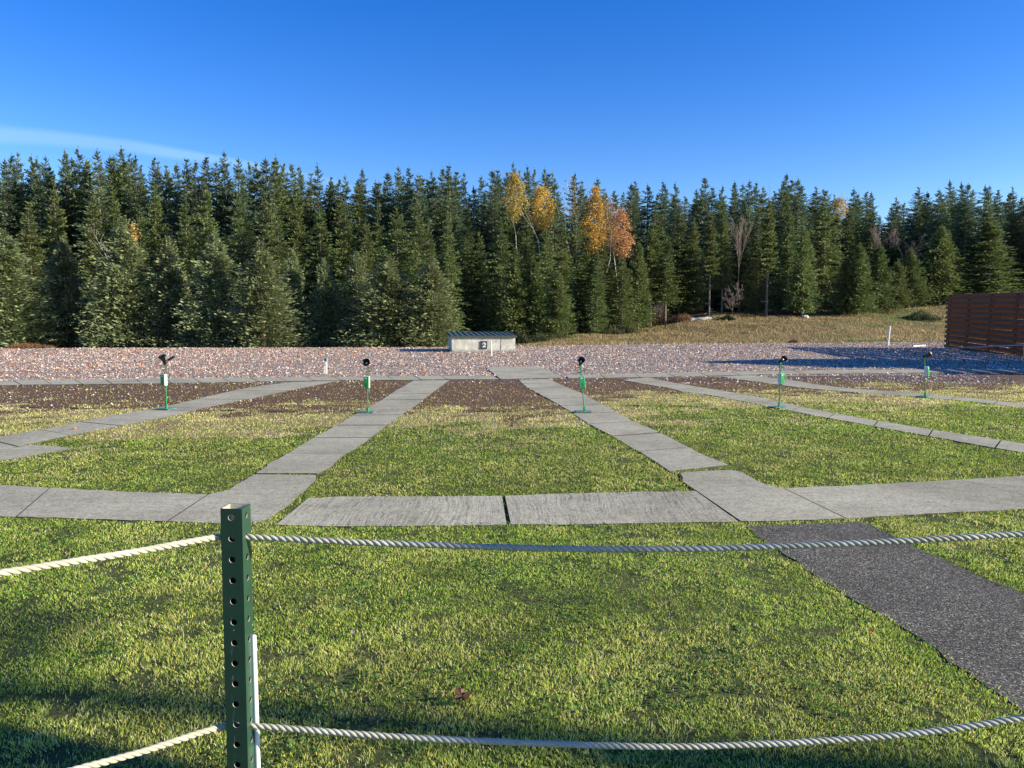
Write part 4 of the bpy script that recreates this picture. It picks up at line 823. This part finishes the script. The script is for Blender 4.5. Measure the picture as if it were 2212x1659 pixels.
# --- front trees: kind, x, top y, depth, half width, label
G1 = 'grey-green spruces along the gravel edge'; G2 = 'firs at the forest edge on the bank'; G3 = 'firs rising behind the front row'
front = [
 ('spruce', 8, 500, 48, 100, 'broad grey-green spruce cut off by the left edge of the picture', G1),
 ('spruce', 135, 518, 50, 66, 'grey-green spruce, second from the left in the front row', G1),
 ('spruce', 266, 470, 49, 78, 'large spruce behind and left of the leftmost microphone stand, beside the orange sprig', G1),
 ('spruce', 362, 512, 50, 64, 'spruce rising directly above the leftmost microphone stand', G1),
 ('spruce', 466, 506, 49, 74, 'wide spruce between the leftmost microphone stand and the pointed pale spruce', G1),
 ('spruce', 563, 522, 48, 76, 'pale pointed cone-shaped spruce reaching down to the gravel, left of the electrical box', G1),
 ('spruce', 632, 542, 52, 48, 'narrow grey spruce tucked behind the pale pointed spruce', G1),
 ('spruce', 700, 560, 51, 52, 'spruce straight above the short electrical box', G1),
 ('spruce', 770, 545, 51, 58, 'spruce above the second microphone stand', G1),
 ('spruce', 838, 552, 49, 84, 'broad olive spruce midway between second microphone stand and trap house', G1),
 ('spruce', 932, 556, 49, 66, 'olive spruce touching the left end of the trap house', G1),
 ('fir', 967, 458, 53, 40, 'slender tall fir just left of the dark gap above the trap house', G3),
 ('fir', 857, 446, 54, 62, 'dense fir behind the broad olive spruce, left of the trap house', G3),
 ('fir', 1082, 460, 60, 46, 'tall dark fir right above the trap house roof', G3),
 ('low_fir', 1112, 538, 58, 50, 'bushy fir whose foot meets the right end of the trap house', G2),
 ('low_fir', 1150, 556, 58, 42, 'fir just right of the trap house with drooping lit boughs', G2),
 ('low_fir', 1204, 586, 58, 46, 'bright green low fir standing left of the white birch trunk', G2),
 ('fir', 1262, 512, 62, 52, 'tall fir with bare grey trunk above the third microphone stand', G2),
 ('fir', 1302, 522, 62, 56, 'fir with a straight pale trunk beside the low shrubs', G2),
 ('low_fir', 1380, 525, 64, 44, 'fir at the corner where the bank begins to rise', G2),
 ('bare_fir', 1408, 486, 66, 42, 'fir on the bank with a clear lower trunk, left of the pair of white stems', G2),
 ('bare_fir', 1440, 500, 66, 46, 'leafy fir on the bank left of the pale log', G2),
 ('bare_fir', 1536, 460, 67, 36, 'tall bare-stemmed fir growing above the pale log', G2),
 ('bare_fir', 1564, 446, 69, 34, 'slim fir right of the bare shrub on the bank', G2),
 ('fir', 1640, 455, 69, 38, 'fir behind the long pale bare trunk on the bank', G2),
 ('bare_fir', 1662, 432, 67, 46, 'fir with the longest bare pale trunk on the bank', G2),
 ('fir', 1706, 450, 72, 44, 'olive-topped fir on the bank right of the longest bare trunk', G3),
 ('low_fir', 1738, 490, 67, 40, 'narrow dense fir beside the small white rock', G2),
 ('fir', 1784, 410, 74, 56, 'big fir rising left of the pale orange treetop', G3),
 ('low_fir', 1826, 562, 68, 32, 'short fir, left one of the overlapping pair behind the bank', G2),
 ('low_fir', 1858, 526, 68, 44, 'taller fir, right one of the overlapping pair behind the bank', G2),
 ('low_fir', 1900, 528, 70, 40, 'fir straight above the leaning white stake, left side', G2),
 ('low_fir', 1940, 560, 71, 36, 'small pointed fir above the leaning white stake, right side', G2),
 ('low_fir', 1968, 536, 73, 40, 'small fir before the bare grey tree, left of the wooden fence', G2),
 ('fir', 1990, 468, 80, 46, 'mid-height fir behind the bare grey tree', G3),
 ('low_fir', 2036, 488, 75, 58, 'wide fir standing at the left end of the wooden fence', G2),
 ('fir', 2140, 470, 76, 76, 'large sunlit yellow-green fir rising behind the wooden fence', G2),
 ('fir', 2225, 460, 80, 70, 'hazy fir at the right edge of the picture behind the wooden fence', G2)]
for a in front: tree(*a)
# --- second row
second = [(60, 440, 57, 58), (115, 385, 60, 48), (200, 425, 58, 52), (243, 405, 59, 54), (300, 440, 58, 46), (333, 392, 60, 50), (400, 430, 58, 50), (445, 400, 60, 52), (520, 420, 58, 54), (585, 430, 58, 54), (640, 420, 60, 48), (600, 470, 57, 40), (690, 440, 58, 52), (745, 420, 60, 46), (790, 470, 57, 46), (815, 430, 60, 42), (900, 420, 60, 50), (925, 480, 57, 50), (1010, 450, 62, 40), (1035, 500, 62, 40), (1130, 500, 64, 44), (1180, 488, 61, 40), (1140, 470, 66, 40), (1215, 470, 66, 42), (1245, 450, 68, 40), (1291, 544, 60.3, 30), (1345, 548, 61.5, 34), (1322, 500, 67, 36), (1330, 560, 66, 36), (1350, 600, 66, 34), (1415, 440, 72, 42), (1470, 450, 74, 44), (1500, 470, 74, 36), (1600, 470, 76, 36), (1750, 480, 76, 42), (1835, 450, 78, 48), (1880, 470, 78, 44), (1925, 480, 80, 40), (2085, 430, 80, 56), (2180, 420, 84, 60)]
LM = [(30, 'left picture edge'), (360, 'leftmost microphone stand'), (563, 'pale pointed spruce'), (703, 'electrical box'), (793, 'second microphone stand'), (1045, 'trap house'), (1150, 'golden-orange birch'), (1300, 'brightest orange birch'), (1515, 'pale log'), (1683, 'fourth microphone stand'), (1815, 'lone orange treetop'), (1920, 'leaning white stake'), (2100, 'wooden fence')]
ORD = ['nearest', 'second', 'third', 'fourth', 'fifth', 'sixth', 'seventh', 'eighth', 'ninth', 'tenth', 'eleventh', 'twelfth', 'thirteenth', 'fourteenth', 'fifteenth']
def lab(pxs, what):
    near = [min(range(len(LM)), key=lambda i: abs(LM[i][0] - p)) for p in pxs]; out = []
    for i, p in enumerate(pxs):
        k = near[i]; lp = LM[k][0]; sd_ = p >= lp; same = sorted([abs(q - lp) for j, q in enumerate(pxs) if near[j] == k and (q >= lp) == sd_]); o = same.index(abs(p - lp))
        out.append(f"{what}, {ORD[o]} {'right' if sd_ else 'left'} of the line above the {LM[k][1]}")
    return out
ls = lab([q[0] for q in second], 'second-row fir')
for (px_, ty, D, hw), l_ in zip(second, ls): tree('fir', px_, ty, D, hw, l_, 'second row of forest firs')
# --- skyline spires
c1 = [(30, 210), (75, 170), (115, 160), (205, 180), (240, 195), (295, 190), (418, 140), (505, 130), (565, 205), (630, 145), (712, 190), (785, 130), (838, 160), (875, 170), (1000, 185), (1145, 235), (1205, 195), (1265, 220), (1335, 180), (1400, 225), (1452, 160), (1545, 200), (1610, 215), (1720, 200), (1785, 185), (1840, 225), (1890, 230), (1935, 250), (2055, 240), (2145, 315), (2195, 330)]
c2 = [(25, 310), (138, 270), (222, 350), (300, 290), (370, 255), (437, 255), (500, 300), (585, 280), (655, 260), (700, 240), (745, 280), (795, 295), (855, 380), (907, 315), (980, 275), (1010, 270), (1113, 230), (1155, 270), (1205, 250), (1250, 265), (1318, 265), (1370, 290), (1515, 295), (1560, 345), (1660, 330), (1705, 390), (1880, 365), (1905, 345), (1985, 365), (2085, 345), (2165, 360)]
c3 = [(15, 440), (90, 400), (143, 320), (190, 385), (258, 380), (335, 350), (388, 365), (435, 345), (480, 355), (595, 405), (672, 300), (750, 335), (865, 380), (915, 395), (985, 430), (1108, 395), (1195, 410), (1225, 420), (1385, 450), (1437, 485), (1530, 380), (1585, 420), (1660, 400), (1730, 340), (1805, 355), (1850, 365), (1960, 375), (1990, 380), (2045, 400), (2140, 380), (2200, 450)]
skyl = [(a / 3, 274.3 + b / 3) for a, b in c1] + [(737.3 + a / 3, 274.3 + b / 3) for a, b in c2] + [(1474.7 + a / 3, 274.3 + b / 3) for a, b in c3] + [(-45, 345), (-110, 350), (2260, 410), (2310, 400)]
ls = lab([q[0] for q in skyl], 'skyline conifer')
for (px_, ty), l_ in zip(skyl, ls):
    D = (RT.uniform(64, 74) if px_ < 1000 else RT.uniform(76, 92)); hwm = RT.uniform(2.3, 3.3); tree('sky_fir', px_, ty + 1, D, hwm * FPX / D, l_, 'skyline conifers at the back of the forest')
# --- filler rows between and behind; only glimpses of them show
sk = sorted(skyl)
for i in range(120):
    px_ = -60 + i * 19.6 + RT.uniform(-14, 14); base_y = np.interp(px_, [q[0] for q in sk], [q[1] for q in sk]); back = i % 2
    D = (RT.uniform(66, 72) if px_ < 1000 else RT.uniform(80, 90)) if back else (RT.uniform(78, 88) if px_ < 1000 else RT.uniform(92, 104))
    tree('sky_fir' if not back else 'fir', px_, base_y + RT.choice([RT.uniform(6, 26), RT.uniform(20, 60)]), D, RT.uniform(2.4, 3.3) * FPX / D, 'dark conifer deep inside the forest, glimpsed only through gaps between nearer trees', 'conifers deep inside the forest')

# --- broadleaf trees in autumn colour and bare ones
def bl(name, key, px, topy, D, seed, label, H=10, leaves=0, leaf=.1, spread=.5, depth=3, bark=None, first=.35, sxy=1.0, up=.8, tr=.09, basez=None, tilt=(0, 0), minr=.009):
    cm, tm, H0, R0 = decid(seed, H, spread, depth, leaves, leaf, tr, first, up, minr); tm.materials.append(bark or MTWIG)
    if cm: cm.materials.append(MLEAF[key])
    q = aty(px, topy, D); gz = float(terrain(np.array([q.x]), np.array([D]))[0]); s_ = (q.z - gz) / H0
    plant(name, cm, tm, (q.x, D, gz), (s_ * sxy, s_ * sxy, s_), seed * 1.3, label, 'tree', 'broadleaf trees in the forest', tilt)
def au(key, px, y0, y1, hw, D, seed, label, leaves, dens=1, D_label=None):
    q = aty(px, y0, D); gz = float(terrain(np.array([q.x]), np.array([D]))[0]); Hh_ = q.z - gz; cb = (aty(px, y1, D).z - gz) / Hh_; hm = hw / FPX * D
    cm, tm, H0, R0 = decid(seed, Hh_, .10, 2, leaves, 0.085, .06, .6, .95, .005, (cb, hm)); tm.materials.append(MBIRCH); cm.materials.append(MLEAF[key]); k = Hh_ / H0
    plant('birch_tree', cm, tm, (q.x, D, gz), (1, 1, k), 0, label, 'tree', 'autumn birches in the forest')
au('yellow', 1111, 381, 470, 17, 60.5, 201, 'yellow-leaved birch crown poking up above the trap house right end', 4200)
au('orange', 1171, 409, 492, 18, 63, 202, 'round golden-orange birch crown right of the yellow one', 4600)
au('orange', 1285, 406, 550, 14, 62, 203, 'brightest orange narrow birch among the firs', 5600)
au('rust', 1311, 425, 530, 15, 66, 206, 'thinly leaved pale orange birch beside the brightest one', 1700)
au('rust', 1343, 448, 556, 15, 63, 204, 'rust-orange leaved birch, rightmost of the orange cluster', 3600)
au('orange', 1815, 430, 468, 10, 75, 205, 'lone pale orange treetop among the right-hand firs', 1500)
au('orange', 283, 484, 532, 6, 49.4, 207, 'small yellow-orange sprig poking out between the left spruces', 500)
au('rust', 1232, 384, 470, 15, 70, 208, 'nearly leafless brown treetop left of the brightest orange birch', 450)
bl('bare_tree', '', 1232, 430, 63, 210, 'leafless birch with long white trunk right of the low bright fir', 12, 0, .1, .26, 3, MBIRCH, .55, .6, tr=.11)
bl('bare_tree', '', 1330, 405, 80, 211, 'pinkish bare treetop on the skyline right of the orange cluster', 14, 0, .1, .34, 4, MTWIG, .5, .7)
bl('bare_tree', '', 1604, 455, 70, 212, 'grey bare tree with hanging twigs among the bank firs', 11, 0, .1, .30, 4, MTWIG, .3, .7)
bl('bare_tree', '', 1660, 386, 84, 213, 'dead thin spire sticking above the skyline', 14, 0, .1, .18, 3, MTWIG, .5, .5, tr=.07)
bl('bare_tree', '', 1951, 486, 74, 214, 'wide bare grey tree between firs left of the wooden fence', 9, 0, .1, .62, 4, MTWIG, .3, 1.0)
bl('bare_tree', '', 1912, 480, 76, 215, 'thin bare tree left of the wide bare grey tree', 9, 0, .1, .3, 4, MTWIG, .3, .7)
bl('bare_tree', '', 1492, 430, 78, 216, 'bare grey tree behind the pale log', 12, 0, .1, .28, 4, MTWIG, .4, .6)
bl('bare_shrub', '', 1583, 610, 66.5, 217, 'small leafless multi-stemmed shrub on the bank', 4, 0, .1, .7, 4, MTWIG, .0, 1.0, tr=.05)
bl('bare_shrub', '', 1430, 640, 66, 218, 'low brown leafless shrub at the foot of the bank firs', 3, 0, .1, .7, 4, MTWIG, .0, 1.2, tr=.04)

# --- low shrubs at the foot of the trees
def shrub(key, px, y_top, D, hw, seed, label, n=1600, name='shrub'):
    r = np.random.default_rng(seed); n = 260 if seed in (313,) else n; a = r.uniform(0, 6.28, n); rad = r.random(n) ** .5; h = (1 - rad ** 1.5) * r.random(n) ** .7
    q = aty(px, y_top, D); gz = float(terrain(np.array([q.x]), np.array([D]))[0]); Ht = max(.22, q.z - gz); W_ = hw / FPX * D
    lob = 1 + .25 * np.sin(a * 3 + seed) + .15 * np.sin(a * 5); c = np.stack([np.cos(a) * rad * W_ * lob, np.sin(a) * rad * W_ * .7 * lob, h * Ht * (.8 + .35 * vnoise(np.cos(a) * 3 + 9, np.sin(a) * 3 + 9, seed))], 1)
    d = np.stack([np.cos(a) * .5 * rad + r.normal(0, .35, n), np.sin(a) * .5 * rad + r.normal(0, .35, n), np.ones(n)], 1); d /= np.linalg.norm(d, axis=1)[:, None]; s_ = np.cross(d, r.normal(0, 1, (n, 3))); s_ /= np.linalg.norm(s_, axis=1)[:, None]
    l_ = r.uniform(.14, .42, n)[:, None]; w_ = .018; V = np.stack([c - d * l_ * .5, c + s_ * w_, c + d * l_ * .5, c - s_ * w_], 1)
    cm = np_mesh('foliage', V.reshape(-1, 3), np.arange(n * 4).reshape(-1, 4), col=np.repeat(r.random(n), 4)[:, None] * np.ones(3)); cm.materials.append(MLEAF[key])
    mb = MB(); rr = random.Random(seed)
    for _ in range(16): a_ = rr.uniform(0, 6.28); k_ = rr.uniform(.2, .8); mb.tube([(0, 0, -.1), (math.cos(a_) * W_ * k_ * .5, math.sin(a_) * W_ * k_ * .4, Ht * .4), (math.cos(a_) * W_ * k_, math.sin(a_) * W_ * k_ * .7, Ht * .75)], [.02, .012, .005], 4, cap=False)
    tm = bpy.data.meshes.new('stems'); tm.from_pydata(mb.v, [], mb.f); tm.materials.append(MTWIG)
    e = empty(name, (q.x, D, gz)); tag(e, label, 'shrub', 'low shrubs at the forest edge')
    for nm, me_ in (('stems', tm), ('foliage', cm)): o = bpy.data.objects.new(nm, me_); sc.collection.objects.link(o); o.parent = e
for a in [('broom', 1128, 716, 52, 26, 301, 'dark broom shrub touching the right wall of the trap house'), ('broom', 1165, 718, 53, 30, 302, 'wide brownish broom shrub right of the trap house'),
          ('broom', 1205, 722, 55, 26, 303, 'low green broom shrub below the bright low fir'), ('broom', 1322, 706, 60, 30, 304, 'broom shrub at the left foot of the bank'),
          ('broom', 1352, 702, 61, 26, 305, 'rounded olive broom shrub beginning the grassy bank'), ('broom', 1572, 680, 64, 14, 306, 'small dark broom shrub below the leafless shrub'),
          ('fern', 1478, 676, 66, 34, 307, 'rust-brown bracken patch left of the pale log'), ('fern', 1600, 678, 67, 40, 308, 'rust-brown bracken patch under the bare trunks'),
          ('fern', 1420, 668, 68, 40, 309, 'rust-brown bracken patch high on the left bank'), ('fern', 1690, 668, 69, 44, 310, 'bracken patch right of the longest bare trunk'),
          ('fern', 1860, 664, 70, 60, 311, 'bracken strip along the top of the right bank'), ('broom', 1990, 668, 66, 36, 312, 'low green bush on the bank beside the wooden fence'),
          ('fern', 1715, 739, 53.0, 9, 313, 'small brown weed at the gravel edge'), ('fern', 60, 750, 43.0, 40, 314, 'reddish low weeds at the far left gravel edge')]: shrub(*a)
# pale log and rocks on the bank
def g3(px, py, D): q = aty(px, py, D); return Vector((q.x, D, float(terrain(np.array([q.x]), np.array([D]))[0])))
a0, b0 = g3(1492, 692, 64), g3(1538, 694, 64); m = MB(); n = 9
m.tube([a0.lerp(b0, i / n) + Vector((0, .05 * math.sin(i), .14 + .03 * math.sin(i * 2.1))) for i in range(n + 1)], [.15, .17, .16, .18, .15, .16, .14, .15, .13, .1], 9)
tag(m.build('fallen_log', MBIRCH), 'pale fallen log lying across the foot of the bank', 'log')
def rock(px, py, D, s_, label):
    r = random.Random(px); m = MB(); vs = []; fs = []; nu, nv = 10, 6
    for j in range(nv + 1):
        for i in range(nu): th_ = math.pi * j / nv; ph = 2 * math.pi * i / nu; q = s_ * r.uniform(.82, 1.1); vs.append((q * 1.3 * math.sin(th_) * math.cos(ph), q * math.sin(th_) * math.sin(ph), q * .75 * math.cos(th_)))
    fs = [(j * nu + i, (j + 1) * nu + i, (j + 1) * nu + (i + 1) % nu, j * nu + (i + 1) % nu) for j in range(nv) for i in range(nu)]
    m.add(vs, fs); o = m.build('rock', speckled('pale_rock', (.40, .39, .36), (.62, .60, .56), 6), loc=g3(px, py, D) + Vector((0, 0, s_ * .4))); tag(o, label, 'rock')
rock(1740, 686, 66, .24, 'small white rock on the bank under the narrow dense fir')

# --- dry tussocks on the bank (uncountable)
r = np.random.default_rng(12); n = 70000; x = r.uniform(-4, 62, n); g = np.interp(x, GX, GY); f = np.interp(x, FX, FY); y = g + r.random(n) ** .8 * (f + 4 - g); z = terrain(x, y)
k = (x > 1) | (r.random(n) < .3); x, y, z = x[k], y[k], z[k]; n = len(x)
tu = fbm(x * .8, y * .8, 71); h = r.uniform(.05, .16, n) * (.5 + 1.2 * tu); a = r.uniform(0, 6.28, n); w_ = r.uniform(.02, .05, n); lx, ly = r.normal(0, .05, n), r.normal(0, .05, n)
V = np.stack([np.stack([x - np.cos(a) * w_, y - np.sin(a) * w_, z - .01], 1), np.stack([x + np.cos(a) * w_, y + np.sin(a) * w_, z - .01], 1), np.stack([x + lx, y + ly, z + h], 1)], 1)
grn = sstep(.52, .66, fbm(x * .12, y * .3, 73)); C = (np.array([.40, .30, .15]) * (1 - grn[:, None])) * (.55 + .9 * fbm(x * .25, y * .9, 88))[:, None] + np.array([.20, .25, .08]) * grn[:, None]; C = C * r.uniform(.5, 1.25, (n, 1))
tag(link('bank_grass', np_mesh('bank_grass', V.reshape(-1, 3), np.arange(n * 3).reshape(-1, 3), col=np.repeat(C, 3, 0)), MBL), 'dry brown tufted grass covering the bank below the forest', 'grass', kind='stuff')
